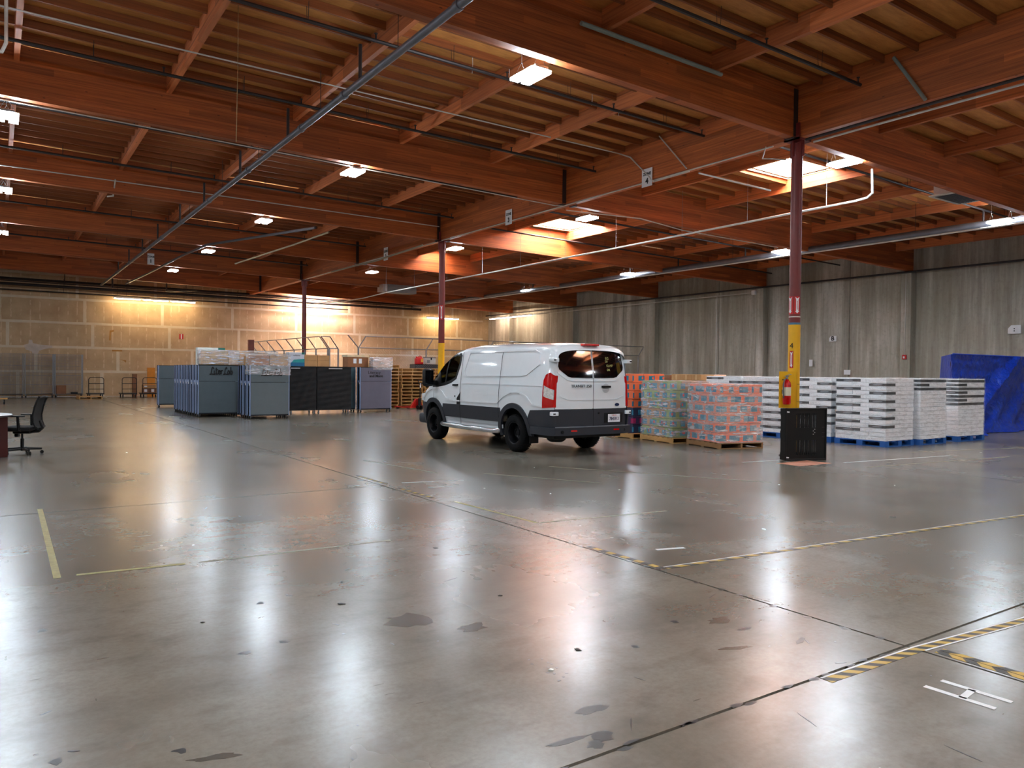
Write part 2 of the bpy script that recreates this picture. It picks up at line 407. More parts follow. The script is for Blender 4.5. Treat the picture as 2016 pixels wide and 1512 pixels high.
# purlins and joists
PX = [12.75-2.49*k for k in range(1, 13)]+[12.75+2.68*k for k in range(1, 7)]
PX = [p for p in PX if p > XL+.3 and abs(p+7.78) > .5]; PX.sort()
YE = [YB]+YS+[YF]
up = unit('purlin', PURL)
for a, b in zip(YE, YE[1:]):
    for x in PX:
        if b < 2 and x < 0: continue
        y0 = a+BW+.002; y1 = b-BW-.002
        if y1-y0 > .3: obm('purlin', up, ceil, loc=(x, (y0+y1)/2, zd(x)-.18), scale=(.088, y1-y0, .35))
ujm = unit('joist', JOIST); XE = sorted([XL]+PX+[-7.78, 12.75, XR])
cand = []
for a, b in zip(YE, YE[1:]):
    n = 11; L = b-a
    for k in range(1, 12 if L > 5 else int(L/.59)+1):
        y = a+k*L/12 if L > 5 else a+k*.59
        for p, q in zip(XE, XE[1:]):
            ea = .13 if abs(p-12.75) < .01 else .046; eb = .13 if abs(q-12.75) < .01 else .046
            x0, x1 = p+ea, q-eb
            if any(s[0]-.05 < (x0+x1)/2+d < s[1]+.05 and s[2]-.06 < y < s[3]+.06 for s in SKYL for d in (-.6, 0, .6)): continue
            dist = math.hypot((x0+x1)/2, y); fwd = (x0+x1)/2*.561+y*.828; lat = ((x0+x1)/2*.828-y*.561)/max(fwd, .1)
            vis = fwd > 5 and abs(lat) < .75 and 5.6/fwd < .56
            cand.append((0 if vis else 1, fwd if vis else dist, x0, x1, y))
cand.sort()
for _, _, x0, x1, y in cand[:300]:
    xm = (x0+x1)/2; obm('joist', ujm, ceil, loc=(xm, y, zd(xm)-.072), rot=(0, math.atan(.02), 0), scale=(x1-x0, .04, .14))
bm = B()
for _, _, x0, x1, y in cand[300:]: slope(bm, x0, x1, y-.02, y+.02, lambda x: zd(x)-.142, lambda x: zd(x)-.002)
ob('joist', bm, JOIST, ceil, kind='stuff')

# ================================================================== COLUMNS
def arrow_sign(parent, M, h=.34, wd=.1, bg=REDINK, fg=WHITE):
    s = ob('fire_sign', prism(B(), [(-wd/2, -h/2), (wd/2, -h/2), (wd/2, h/2), (-wd/2, h/2)], 0, .002, M), fg, parent, label='red and white fire extinguisher arrow sign')
    ob('red_field', prism(B(), [(-wd*.42, -h*.47), (wd*.42, -h*.47), (wd*.42, h*.47), (-wd*.42, h*.47)], .002, .003, M), bg, s)
    a = wd*.24
    ob('arrow', prism(B(), [(0, -h*.45), (a*1.5, -h*.3), (a*.8, -h*.3), (a*.8, h*.28), (a*1.5, h*.42), (0, h*.34), (-a*1.5, h*.42), (-a*.8, h*.28), (-a*.8, -h*.3), (-a*1.5, -h*.3)], .003, .004, M), fg, s)
def column(y, yellow, label, near=False, far=False):
    t = thing('steel_column', label, 'column', (12.75, y, 0), 0, 'steel pipe columns on the girder line')
    r = .105
    ob('shaft', cyl(B(), (0, 0, yellow), (0, 0, 6.0), r, 28), RUST, t, smooth=True)
    bm = B(); bx(bm, -.19, .19, -.17, .17, 6.04, 6.07); bx(bm, -.19, -.15, -.17, .17, 6.04, 6.34); bx(bm, .15, .19, -.17, .17, 6.04, 6.34); bx(bm, -.15, .15, -.012, .012, 5.75, 6.04); bx(bm, -.012, .012, -.15, .15, 5.75, 6.04)
    ob('column_cap', bm, RUST, t)
    ob('base_plate', bx(B(), -.18, .18, -.18, .18, 0, .02), HANG, t)
    if yellow > 0:
        ob('yellow_sleeve', cyl(B(), (0, 0, .02), (0, 0, yellow), r+.006, 28), YEL, t, smooth=True)
    return t
c1 = column(9.13, 2.53, 'nearest red column with yellow base, fire extinguisher and black pallet', near=True)
ob('blue_band', cyl(B(), (0, 0, 2.53), (0, 0, 2.57), .108, 28), mat('blue_tape', (70, 120, 150), .5), c1, smooth=True)
ob('worn_band', cyl(B(), (0, 0, 2.67), (0, 0, 2.69), .107, 28), mat('worn_steel', (220, 214, 206), .4), c1, smooth=True)
# the faces the camera sees point toward (-X,-Y)
def radial(ang, r, z): # matrix: local x tangential, y up, normal radial
    n = Vector((math.cos(ang), math.sin(ang), 0)); u = Vector((-math.sin(ang), math.cos(ang), 0))
    m = Matrix(((u.x, 0, n.x, n.x*r), (u.y, 0, n.y, n.y*r), (0, 1, 0, z), (0, 0, 0, 1))); return m
A0 = math.atan2(-9.13, -12.75)
def curved_sign(parent, ang, z, h, wd, r=.108):
    def strip(name, w0, z0, z1, m, rr, poly=None):
        bm = B(); n = 6; vs0 = []; vs1 = []
        for i in range(n+1):
            a = ang+(-w0/2+w0*i/n)/r
            vs0.append(bm.verts.new((rr*math.cos(a), rr*math.sin(a), z0))); vs1.append(bm.verts.new((rr*math.cos(a), rr*math.sin(a), z1)))
        for i in range(n): bm.faces.new((vs0[i], vs0[i+1], vs1[i+1], vs1[i]))
        return ob(name, bm, m, parent, smooth=True)
    strip('fire_sign', wd, z-h/2, z+h/2, REDINK, r)
    M = radial(ang, r+.0015, z); a = wd*.2
    ob('arrow', prism(B(), [(0, -h*.46), (a*1.7, -h*.33), (a, -h*.33), (a, h*.30), (a*1.7, h*.46), (0, h*.38), (-a*1.7, h*.46), (-a, h*.30), (-a, -h*.33), (-a*1.7, -h*.33)], 0, .002, M), WHITE, parent)
    ob('arrow_lettering', bx(B(), -a*.25, a*.25, -h*.25, h*.25, .002, .0028, M), REDINK, parent)
for da in (-.82, .42): curved_sign(c1, A0+da, 2.9, .34, .12)
curved_sign(c1, A0-.42, 1.86, .33, .075, .114)
textob('column_number', '4', .15, INK, c1, radial(A0-.42, .115, 2.12) @ Matrix.Identity(4), .001)
# bent plate guard bolted on the left of the column
bm = B(); Mg = Matrix.Rotation(math.radians(-35), 4, 'Z')
bx(bm, -.32, .02, -.13, -.118, .93, 1.63, Mg); bx(bm, .008, .02, -.13, .03, .93, 1.63, Mg)
g = ob('guard_plate', bm, YEL, c1)
for z, x in ((1.47, -.25), (1.47, -.15)):
    ob('bolt', cyl(B(), Mg @ Vector((x, -.13, z)), Mg @ Vector((x, -.137, z)), .012, 8), HANG, g)
# tape ring
for z in (1.38, 1.05): ob('strap', cyl(B(), (0, 0, z), (0, 0, z+.015), .114, 28), mat('old_gold_strap', (190, 140, 20), .5), c1)
c2 = column(23.2, 2.55, 'middle red column with yellow base rising behind the front of the van')
for da in (-.7, .45): curved_sign(c2, A0-.08+da, 3.6, .5, .11)
c3 = column(37.4, 2.35, 'farthest red column standing behind the black carts by the far wall')
c4 = column(-5.03, 2.5, 'red column out of view behind the photographer')

# fire extinguisher hanging on the guard plate
ex = thing('fire_extinguisher', 'red fire extinguisher hung on the yellow plate of the nearest column', 'extinguisher', (12.75, 9.13, 0))
pc = Mg @ Vector((-.2, -.215, 0)); X_, Y_ = pc.x, pc.y
EXR = mat('extinguisher_red', (200, 16, 16), .25, coat=.5, var=.04)
ob('cylinder', lathe(B(), [(.0, .995), (.06, 1.0), (.075, 1.02), (.076, 1.36), (.066, 1.42), (.035, 1.46), (.022, 1.48), (0, 1.485)], 24, T(X_, Y_, 0)), EXR, ex, smooth=True)
ob('label_wrap', lathe(B(), [(.0768, 1.17), (.0768, 1.33)], 24, T(X_, Y_, 0)), mat('cream_label', (222, 218, 190), .6), ex)
bm = B(); cyl(bm, (X_, Y_, 1.48), (X_, Y_, 1.53), .02, 12)
a = Mg @ Vector((-.28, -.2, 0)); b = Mg @ Vector((-.11, -.24, 0))
bx(bm, X_-.06, X_+.05, Y_-.012, Y_+.012, 1.53, 1.545); tube(bm, [(X_-.02, Y_, 1.55), (X_+.06, Y_-.01, 1.575), (X_+.1, Y_-.02, 1.57)], .008, 6)
ob('valve_handle', bm, STEEL, ex)
ob('hose', tube(B(), [(X_-.02, Y_, 1.5), (X_-.09, Y_-.01, 1.47), (X_-.12, Y_-.01, 1.38), (X_-.115, Y_-.01, 1.25), (X_-.1, Y_-.005, 1.12)], .012, 8), mat('hose_grey', (70, 70, 76), .5), ex, smooth=True)
ob('bracket', bx(B(), X_-.03, X_+.03, Y_+.0, Y_+.09, 1.2, 1.28), HANG, ex)

# ================================================================== PIPES AND CONDUIT
def rodset(t, pts, r=.006, up=.5, name='hanger_rod'):
    for p in pts:
        bm = B(); cyl(bm, (p[0], p[1], p[2]), (p[0], p[1], p[2]+up), r, 5); ob(name, bm, HANG, t)
        bm = B(); tube(bm, [(p[0], p[1]-.04, p[2]-.0), (p[0], p[1]-.035, p[2]+.06), (p[0], p[1]+.035, p[2]+.06), (p[0], p[1]+.04, p[2])], .006, 4); ob('pipe_hanger', bm, HANG, t)
m1 = thing('sprinkler_main', 'long grey sprinkler main running across under the left roof bays', 'pipe', (4.7, 0, 0))
ob('pipe', cyl(B(), (0, 3.2, 6.05), (0, 46.6, 6.05), .055, 14), GPIPE, m1, smooth=True)
for y in (8.2, 11.9, 14.0, 17.6, 21.4, 25.0, 28.4, 32.0, 36.0, 40): ob('coupling', cyl(B(), (0, y-.05, 6.05), (0, y+.05, 6.05), .07, 14), GPIPE, m1, smooth=True)
for y in (11.25, 14.8, 18.3, 22.0, 25.3, 29.2, 32.6, 36.2, 39.6):
    ob('riser', cyl(B(), (0, y, 6.09), (0, y, 6.64), .028, 10), DSTEEL, m1, smooth=True)
rodset(m1, [(0, y, 6.05) for y in (9.9, 13.0, 16.8, 20.0, 23.9, 27.1, 31)], up=.75)
lines = [(11.25, 'first'), (14.8, 'second'), (18.3, 'third'), (22.0, 'fourth'), (25.3, 'fifth'), (29.2, 'sixth'), (32.6, 'seventh'), (36.2, 'eighth'), (39.6, 'ninth'), (7.7, '')]
for i, (y, nm) in enumerate(lines):
    lab = 'dark sprinkler branch line crossing the left bays, %s in front of the far wall' % nm if nm else 'dark sprinkler branch line overhead at the top of the photo'
    lab = {'first': 'nearest dark sprinkler branch line, passing the brightest ceiling light', 'second': 'dark sprinkler line along the near face of the second beam'}.get(nm, 'dark thin sprinkler branch line, %s one counted from the camera' % nm if nm else 'dark sprinkler branch line at the very top right of the photo')
    t = thing('sprinkler_branch', lab, 'pipe', (0, y, 0), 0, 'dark sprinkler branch lines on the left')
    ob('pipe', slope(B(), XL, 12.5, -.001, .001, lambda x: zd(x)-.55, lambda x: zd(x)-.549), DSTEEL, t) if False else ob('pipe', cyl(B(), (XL, 0, zd(XL)-.56), (12.5, 0, zd(12.5)-.44), .03, 8), DSTEEL, t, smooth=True)
    for k in range(8):
        x = -7+2.49*k+.9; z = zd(XL)-.56+(zd(12.5)-.44-zd(XL)+.56)*(x-XL)/(12.5-XL)
        bm = B(); cyl(bm, (x, -.03, z), (x, -.045, z+.28), .005, 4); cyl(bm, (x, .03, z), (x, .05, z+.24), .005, 4); ob('pipe_hanger', bm, HANG, t)
        bm = B(); cyl(bm, (x+1.1, 0, z), (x+1.1, 0, z+.09), .014, 6); cyl(bm, (x+1.1, 0, z+.09), (x+1.1, 0, z+.1), .03, 8); ob('sprinkler_head', bm, DSTEEL, t)
m2 = thing('sprinkler_main', 'thick grey sprinkler main running across the right bays toward the concrete wall', 'pipe', (23.35, 0, .07))
ob('pipe', cyl(B(), (0, 2, 5.86), (0, 46.6, 5.86), .1, 14), GPIPE, m2, smooth=True)
for y in (9.5, 16.6, 23.6, 30.8, 38): ob('coupling', cyl(B(), (0, y-.08, 5.86), (0, y+.08, 5.86), .125, 14), GPIPE, m2, smooth=True)
rodset(m2, [(0, y, 5.86) for y in (6.5, 12.5, 19.5, 26.6, 33.7, 40)], up=.95)
m2b = thing('electrical_conduit', 'pale conduit following the underside of the thick sprinkler main', 'conduit', (22.72, 0, .02))
ob('pipe', cyl(B(), (0, 2, 5.68), (0, 44.4, 5.68), .025, 8), CONDUIT, m2b, smooth=True)
rb = [(10.55, 'nearest'), (18.9, 'second'), (22.3, 'third'), (25.2, 'fourth'), (32.6, 'fifth'), (39.6, 'sixth')]
for y, nm in rb:
    t = thing('sprinkler_branch', 'dark sprinkler branch line right of the girder, %s to the camera' % nm, 'pipe', (0, y, 0), 0, 'dark sprinkler branch lines on the right')
    ob('pipe', cyl(B(), (13.0, 0, 6.55), (29.4, 0, 6.22), .03, 8), DSTEEL, t, smooth=True)
    ob('riser', cyl(B(), (23.35, 0, 5.98), (23.35, 0, 6.34), .03, 8), DSTEEL, t, smooth=True)
    for k in range(6):
        x = 14+2.68*k; z = 6.55-.33*(x-13)/16.4
        bm = B(); cyl(bm, (x, -.03, z), (x, -.05, z+.3), .005, 4); cyl(bm, (x, .03, z), (x, .05, z+.25), .005, 4); ob('pipe_hanger', bm, HANG, t)
def cond(pts, r, label, name='electrical_conduit', m=None, cat='conduit', group=None):
    bm = B(); tube(bm, pts, r, 8); o = ob(name, bm, m or CONDUIT, smooth=True); return tag(o, label, cat, group)
cond([(15.62, 9.32, 6.02), (15.62, 9.3, 5.5), (15.62, 9.42, 5.42), (15.62, 9.7, 5.4), (15.62, 20, 5.37), (15.62, 34, 5.36), (15.62, 36.6, 5.3), (15.62, 39.5, 5.32), (15.62, 43, 5.5), (15.62, 47.4, 5.45)], .026, 'bright white conduit hanging below the beams right of the near column')
for i, y in enumerate((12.6, 14.5, 19, 21, 26, 28, 33)):
    pass
t = thing('hanger_rods', 'thin rods holding up the bright white conduit behind the near column', 'rods', (15.62, 0, 0))
for y in (10.4, 12.6, 14.8, 17.5, 20, 22.6, 25.2, 28, 31, 34): ob('hanger_rod', cyl(B(), (0, y, 5.36), (0, y, 6.6), .005, 4), STEEL, t)
cond([(-6, 13.65, 6.98), (2, 13.65, 6.86), (12.2, 13.65, 6.78), (12.58, 13.62, 6.74), (12.58, 12.95, 6.12), (12.6, 12.9, 6.04), (12.66, 12.9, 6.03), (12.66, 12.4, 6.03), (12.66, 11.8, 6.03)], .014, 'white conduit crossing the near left bay then dropping down the girder face')
cond([(-6, 22.98, 6.62), (2.6, 22.98, 6.58), (12.5, 22.98, 6.5)], .016, 'white conduit along the near face of the third beam')
cond([(-8, 16.3, 6.44), (3.4, 16.34, 6.23), (12.4, 16.34, 6.04), (12.6, 16.2, 6.03)], .011, 'white cable along the bottom edge of the second beam')
cond([(12.64, 9.6, 6.05), (12.64, 16, 6.05), (12.64, 23.1, 6.05), (12.64, 30.2, 6.05), (12.64, 37, 6.05)], .016, 'pale cable along the bottom edge of the girder')
cond([(2.64, 22.9, 6.6), (2.64, 23.35, 6.25), (2.5, 23.4, 6.22)], .02, 'short white conduit elbow dropping below the third beam on the left')
cond([(7.2, 8.9, 6.76), (10.3, 8.9, 6.7)], .035, 'short grey conduit on the near face of the first beam, top of the photo', m=mat('grey_green_conduit', (128, 138, 132), .5))
cond([(12.57, 7.15, 6.95), (12.57, 6.6, 6.08)], .03, 'grey slanting strut on the girder face at upper right', m=mat('grey_green_conduit', (128, 138, 132), .5))
cond([(12.57, 12.65, 7.0), (12.57, 11.8, 6.08)], .016, 'white slanting conduit on the girder face right of the zone 4 sign')
cond([(12.9, 11.75, 6.02), (15.4, 11.75, 5.99)], .02, 'white conduit from the girder toward the near skylight')
cond([(12.93, 8.9, 6.02), (12.93, 6, 6.02), (12.93, 3, 6.02)], .02, 'white conduit along the girder bottom at upper right')
cond([(12.55, 8.8, 5.97), (12.5, 6, 5.97), (12.5, 2, 5.97)], .028, 'dark pipe hung under the girder at upper right', m=DSTEEL)
cond([(12.55, 9.7, 6.05), (12.45, 9.7, 5.8), (12.4, 9.4, 5.72), (12.62, 9.25, 5.7)], .01, 'white wire loop hanging left of the near column top', name='cable', cat='cable')
cond([(12.95, 16.55, 6.02), (15.2, 16.0, 5.98), (17.4, 16.45, 5.96), (22, 16.45, 5.9)], .016, 'pale cable from the girder along the second beam on the right')
cond([(8.6, 24.2, 6.2), (6.4, 29.5, 6.12), (6.2, 33, 6.12), (6.0, 40, 6.1), (5.9, 46.5, 6.2)], .045, 'grey pipe slanting through the left rear bays past the small lights', name='steel_pipe', m=GPIPE, cat='pipe')
cond([(9.2, 24.6, 6.18), (9.0, 27.6, 6.14), (8.5, 33.8, 6.1)], .035, 'short bare pipe hung left of the middle column', name='steel_pipe', m=mat('brass_conduit', (176, 160, 130), .4, .5), cat='pipe')
# gathered hose and straps under the girder between the two farther columns
cond([(12.5, 24.2, 6.03), (12.45, 26, 5.97), (12.5, 28, 5.94), (12.5, 30.0, 5.97), (12.5, 33, 6.0)], .035, 'bundle of pale cables sagging along the girder beside the zone 2 sign', name='cable_bundle', m=mat('cable_bundle', (150, 138, 118), .6), cat='cable')
# far wall pipes
for k, (y, z, r, lab) in enumerate(((46.9, 6.14, .07, 'highest dark pipe along the top of the drywall'), (46.6, 5.84, .075, 'thickest dark pipe along the top of the drywall'), (47.2, 5.6, .035, 'thin dark pipe below the two thick ones on the drywall'), (46.4, 5.98, .03, 'thin dark pipe between the thick pipes near the drywall'))):
    t = thing('steel_pipe', lab, 'pipe', (0, y, 0))
    ob('pipe', cyl(B(), (XL, 0, z+.02), (24.0 if k != 2 else 19, 0, z-.06), r, 10), mat('black_iron_pipe', (38, 30, 28), .55, .3), t, smooth=True)
    for x in range(-3, 24, 3): ob('pipe_hanger', cyl(B(), (x, 0, z), (x, 0, z+.7), .008, 4), HANG, t)
cond([(4.2, 46.2, 7.0), (4.2, 46.2, 6.5), (5.2, 46.2, 6.52), (5.2, 46.2, 5.9)], .045, 'dark bent pipe dropping to the wall pipes at left', name='steel_pipe', m=DSTEEL, cat='pipe')
cond([(7.9, 46.2, 6.9), (7.9, 46.2, 5.9), (9.5, 46.1, 6.05)], .04, 'dark branch pipe joining the wall pipes above the left tube light', name='steel_pipe', m=DSTEEL, cat='pipe')
# right wall pipes
cond([(29.68, YB+.1, 5.67), (29.68, YF-.3, 5.67)], .04, 'dark pipe running the whole length of the concrete wall', name='steel_pipe', m=DSTEEL, cat='pipe')
cond([(29.7, 23.55, 5.46), (29.7, YF-.2, 5.42)], .022, 'white thin conduit below the dark pipe on the concrete wall')
cond([(29.9, 25.93, 0.05), (29.9, 25.93, 5.5)], .022, 'vertical pale conduit over the concrete panel joint')
tag(ob('junction_box', bx(B(), 29.62, 29.76, 23.4, 23.6, 5.36, 5.56, bev=.01), WHITE), 'white round-cornered junction box on the pilaster top', 'junction box')
al = thing('alarm_horn', 'red alarm box on the pilaster with a white conduit above', 'alarm', (29.735, 16.24, 0))
ob('housing', bx(B(), -.06, 0, -.08, .08, 2.24, 2.42, bev=.01), REDINK, al)
ob('lens', bx(B(), -.08, -.06, -.03, .03, 2.28, 2.36), WHITE, al); ob('conduit', cyl(B(), (-.02, 0, 2.42), (-.02, 0, 5.6), .012, 6), CONDUIT, al)
# paper signs on the concrete wall
def paper(name, y, z, wd, h, label, txt=None, ts=.1, cat='sign'):
    M = T(29.99, y, z) @ FACE_MX
    o = ob(name, prism(B(), [(-wd/2, -h/2), (wd/2, -h/2), (wd/2, h/2), (-wd/2, h/2)] if name != 'cut_corner_sign' else [(-wd/2, -h/2), (wd/2, -h/2), (wd/2, h/2), (-wd*.25, h/2), (-wd/2, h*.1)], 0, .006, M), WHITE)
    tag(o, label, cat)
    if txt: textob('lettering', txt, ts, INK, o, T(29.98, y, z) @ FACE_MX, .001, bold=.008)
paper('cut_corner_sign', 19.55, 3.17, .34, .24, 'white cut-corner sign with a black letter B on the concrete wall', 'B', .26)
paper('paper_sheet', 20.6, 2.12, .17, .3, 'small white paper taped to the wall left of the letter B sign', None, cat='paper')
paper('paper_sheet', 18.85, 1.72, .3, .2, 'white paper card just above the top of the white carton stacks', None, cat='paper')
paper('cut_corner_sign', 12.45, 3.28, .42, .3, 'white cut-corner sign at the right edge of the photo', ':', .22)
paper('fire_notice', 16.3, 2.0, .05, .18, 'thin white strip stuck on the pilaster below the red alarm', None, cat='sticker')
bm = B(); M_ = T(YF and 9.0, YF-.012, 4.05) @ FACE_MY
o = ob('fire_sign', prism(B(), [(8.83, 3.3), (9.05, 3.3), (9.05, 3.6), (8.83, 3.6)], 0, .006, T(0, YF-.012, 0) @ FACE_MY), REDINK); tag(o, 'small red fire sign with white arrow on the drywall above the dollies', 'sign')
ob('arrow', prism(B(), [(8.91, 3.31), (8.97, 3.31), (8.97, 3.59), (8.91, 3.59)], 0, .002, T(0, YF-.0185, 0) @ FACE_MY), WHITE, o)
# zone signs
def zone(nm, x, y, z, wd, h, M0, label):
    M = T(x, y, z) @ M0
    o = ob('zone_sign', prism(B(), [(-wd/2, -h/2), (wd/2, -h/2), (wd/2, h/2), (-wd/2, h/2)], 0, .004, M), WHITE); tag(o, label, 'sign', 'numbered zone signs under the beams')
    textob('zone_word', 'ZONE', h*.22, INK, o, M @ T(0, h*.2, .005), .001, bold=.004); textob('zone_number', nm, h*.42, INK, o, M @ T(0, -h*.2, .005), .001, bold=.008)
zone('4', 12.59, 13.05, 6.14, .34, .42, FACE_MX, 'large white ZONE 4 sign on the girder, nearest of the zone signs')
zone('3', 12.59, 18.85, 6.16, .34, .44, FACE_MX, 'white ZONE 3 sign on the girder above the van cab')
zone('2', 12.59, 27.45, 6.13, .38, .5, FACE_MX, 'small white ZONE 2 sign left of the middle column')
zone('1', 5.72, 37.28, 6.45, .28, .5, FACE_MY, 'white sign reading ZONE 1 hung at far left')
# ================================================================== LIGHTS
LEDM = emit('led_panel', (.78, .90, 1.0), LED)
def make_high_bay():
    t = thing('high_bay_light', '', 'ceiling light')
    ob('housing', bx(B(), -.12, .12, -.3, .3, .046, .09, bev=.008), STEEL, t)
    for s in (-1, 1): ob('led_panel', bx(B(), s*.105-.075, s*.105+.075, -.29, .29, 0, .045), LEDM, t)
    for s in (-1, 1):
        bm = B(); tube(bm, [(-.12, s*.24, .07), (0, s*.24, .3), (.12, s*.24, .07)], .004, 4); cyl(bm, (0, s*.24, .3), (0, s*.24, .62), .004, 4); ob('hanging_wire', bm, STEEL, t)
    return t
hb = make_high_bay()
spots = []
for k, y in enumerate((9.55, 16.55, 23.55, 30.85, 37.9)):
    spots.append((6.75, y, 6.06, 'left row'))
for y in (16.6, 23.5, 30.9): spots.append((.16, y, 6.05, 'edge row'))
for x, y in ((14.72, 9.4), (14.1, 17.05), (13.75, 24.05), (14.05, 32.1)): spots.append((x, y, 5.99, 'right row'))
for x, y in ((22.94, 17.0), (22.94, 24.9), (23.3, 33.1)): spots.append((x, y, 5.9 if x < 23.2 else 5.88, 'far right row'))
LAB = {(6.75, 9.55): 'brightest twin-panel ceiling light, top centre of the photo', (6.75, 16.55): 'lit high bay light left of centre under the second beam', (6.75, 23.55): 'small lit high bay light over the grey pipe, third of the left row', (6.75, 30.85): 'small lit high bay light above the left carts, fourth of its row', (6.75, 37.9): 'farthest lit high bay light of the left row',
       (.16, 16.6): 'lit high bay light cut by the left edge, highest of three', (.16, 23.5): 'lit high bay light at the left edge, middle of three', (.16, 30.9): 'lit high bay light at the left edge, lowest of three',
       (14.72, 9.4): 'lit high bay light just right of the near column beside the skylight', (14.1, 17.05): 'lit high bay light right of the ZONE 3 sign', (13.75, 24.05): 'lit high bay light just right of the middle column top', (14.05, 32.1): 'lit high bay light between the two farther columns',
       (22.94, 17.0): 'small lit high bay light touching the near column, on the thick main', (22.94, 24.9): 'small lit high bay light above the rear of the van roof', (23.3, 33.1): 'farthest small lit high bay light above the van roof'}
for x, y in ((6.75, 2.4), (6.75, -4.7), (14.6, 2.3), (22.9, 2.3), (-6.6, 9.5), (-6.6, 16.5), (-6.6, 23.5), (-6.6, 30.8), (.16, 9.5), (.16, 2.4), (-6.6, 2.4), (14.6, -4.8), (.16, -4.7), (22.9, 9.9), (-6.6, -4.7), (-6.6, 38), (-13, 9.5), (-13, 23.5), (22.9, -4.7)):
    spots.append((x, y, 6.1-.012*max(0, x), 'unseen'))
for i, (x, y, z, rname) in enumerate(spots):
    lab = LAB.get((x, y), 'lit high bay light outside the photo frame')
    place(hb, USED, (x, y, z), 0, lab, 'high bay lights')
TUBEM = emit('warm_fluorescent_tube', (1.0, .70, .38), TUBE); TUBEP = emit('pinkish_fluorescent_tube', (1.0, .76, .56), TUBE)
def tube_light(x, y, z, L, along, label, m, n=1, on=True):
    t = thing('tube_light', label, 'tube light', (x, y, z), 0 if along == 'x' else PI/2)
    for k in range(n):
        x0 = -L/2+k*L/n; x1 = x0+L/n-.04
        ob('fixture_body', bx(B(), x0, x1, -.07, .07, .05, .12), WHITE, t)
        ob('tube', cyl(B(), (x0+.05, -.03, .02), (x1-.05, -.03, .02), .022, 10), m, t, smooth=True)
    for s in (-.45, .45): ob('hanger_rod', cyl(B(), (s*L, 0, .12), (s*L, 0, zd(x)-z+.01), .006, 4), HANG, t)
    return t
tube_light(7.45, 46.75, 5.36, 4.3, 'x', 'long warm tube light glowing under the pipes on the left drywall', TUBEM, 3)
tube_light(25.9, 46.9, 5.26, 2.6, 'x', 'warm tube light on the drywall behind the middle column', TUBEM, 1)
tube_light(29.25, 43.6, 5.33, 5.2, 'y', 'warm tube light on the concrete wall beside the corner', TUBEP, 2)
# heaters / vents under the roof
hu = thing('ceiling_air_unit', 'square grey air unit with a black grille hung at upper right', 'air unit', (19.9, 9.55, 6.02))
ob('casing', bx(B(), -.65, .65, -.32, .32, .02, .34, bev=.01), mat('pale_casing', (190, 170, 160), .5), hu)
ob('frame', bx(B(), -.72, .72, -.4, .4, 0, .03), mat('pale_frame', (180, 176, 166), .5), hu)
bm = B(); bx(bm, -.6, .6, -.3, .3, -.006, .0)
gr = ob('grille', bm, BLACK, hu)
for k in range(9): ob('grille_slat', bx(B(), -.6, .6, -.27+k*.066, -.25+k*.066, -.012, -.005), mat('dark_slat', (46, 48, 50), .4), hu)
hu2 = thing('ceiling_air_unit', 'grey boxy air unit hung far off left of the middle column', 'air unit', (17.9, 37.2, 5.72))
ob('casing', bx(B(), -.9, .8, -.35, .35, 0, .42, bev=.01), mat('grey_casing', (134, 124, 120), .5), hu2)
ob('side_cap', bx(B(), -1.15, -.9, -.35, .35, .02, .4), mat('pale_casing', (190, 170, 160), .5), hu2)

# ================================================================== VAN
def interp(tab, x):
    if x <= tab[0][0]: return tab[0][1]
    for (a, va), (b, vb) in zip(tab, tab[1:]):
        if x <= b:
            u = (x-a)/(b-a); return va+(vb-va)*u
    return tab[-1][1]
WY = [(0, .90), (.05, .945), (.14, .975), (.3, .985), (4.3, .985), (4.7, .965), (5.0, .925), (5.2, .87), (5.35, .78), (5.45, .66), (5.5, .5)]
TY = [(0, 1.98), (.05, 2.05), (.14, 2.10), (.4, 2.13), (1.6, 2.15), (2.8, 2.15), (3.3, 2.12), (3.6, 2.06), (3.85, 1.97), (4.1, 1.83), (4.35, 1.64), (4.6, 1.44), (4.78, 1.32), (5.0, 1.22), (5.2, 1.10), (5.35, .96), (5.45, .80), (5.5, .6)]
SZ = [(.3, .90), (.42, .955), (.6, .985), (.8, 1.0), (1.0, 1.0), (1.2, .99), (1.35, .972), (1.55, .948), (1.75, .922), (1.9, .90), (2.05, .87)]
RC = .17
def vw(y, z):
    Tt = interp(TY, y); W = interp(WY, y)
    ze = Tt-RC
    if z <= ze: return W*interp(SZ, z)
    xe = W*interp(SZ, ze); s_ = min(1, ((z-ze)/RC))**(1/.75); return xe*max(0.0, 1-s_*s_)**.5**1.9 if s_ < 1 else 0
PAINT = mat('white_van_paint', (226, 232, 236), .28, coat=1.0, var=.02)
CLAD = mat('dark_grey_cladding', (36, 39, 47), .5, var=.06)
GAP = mat('panel_gap', (14, 15, 17), .8, var=.02)
TIRE = mat('tire_rubber', (11, 11, 12), .85, var=.1, spec=.2); RIM = mat('black_steel_wheel', (22, 22, 26), .38, .5)
van = thing('delivery_van', 'white low-roof cargo van with dark cladding parked facing away', 'van', (9.37, 11.12, 0))
WHL = [(1.2, .44), (4.5, .44)]
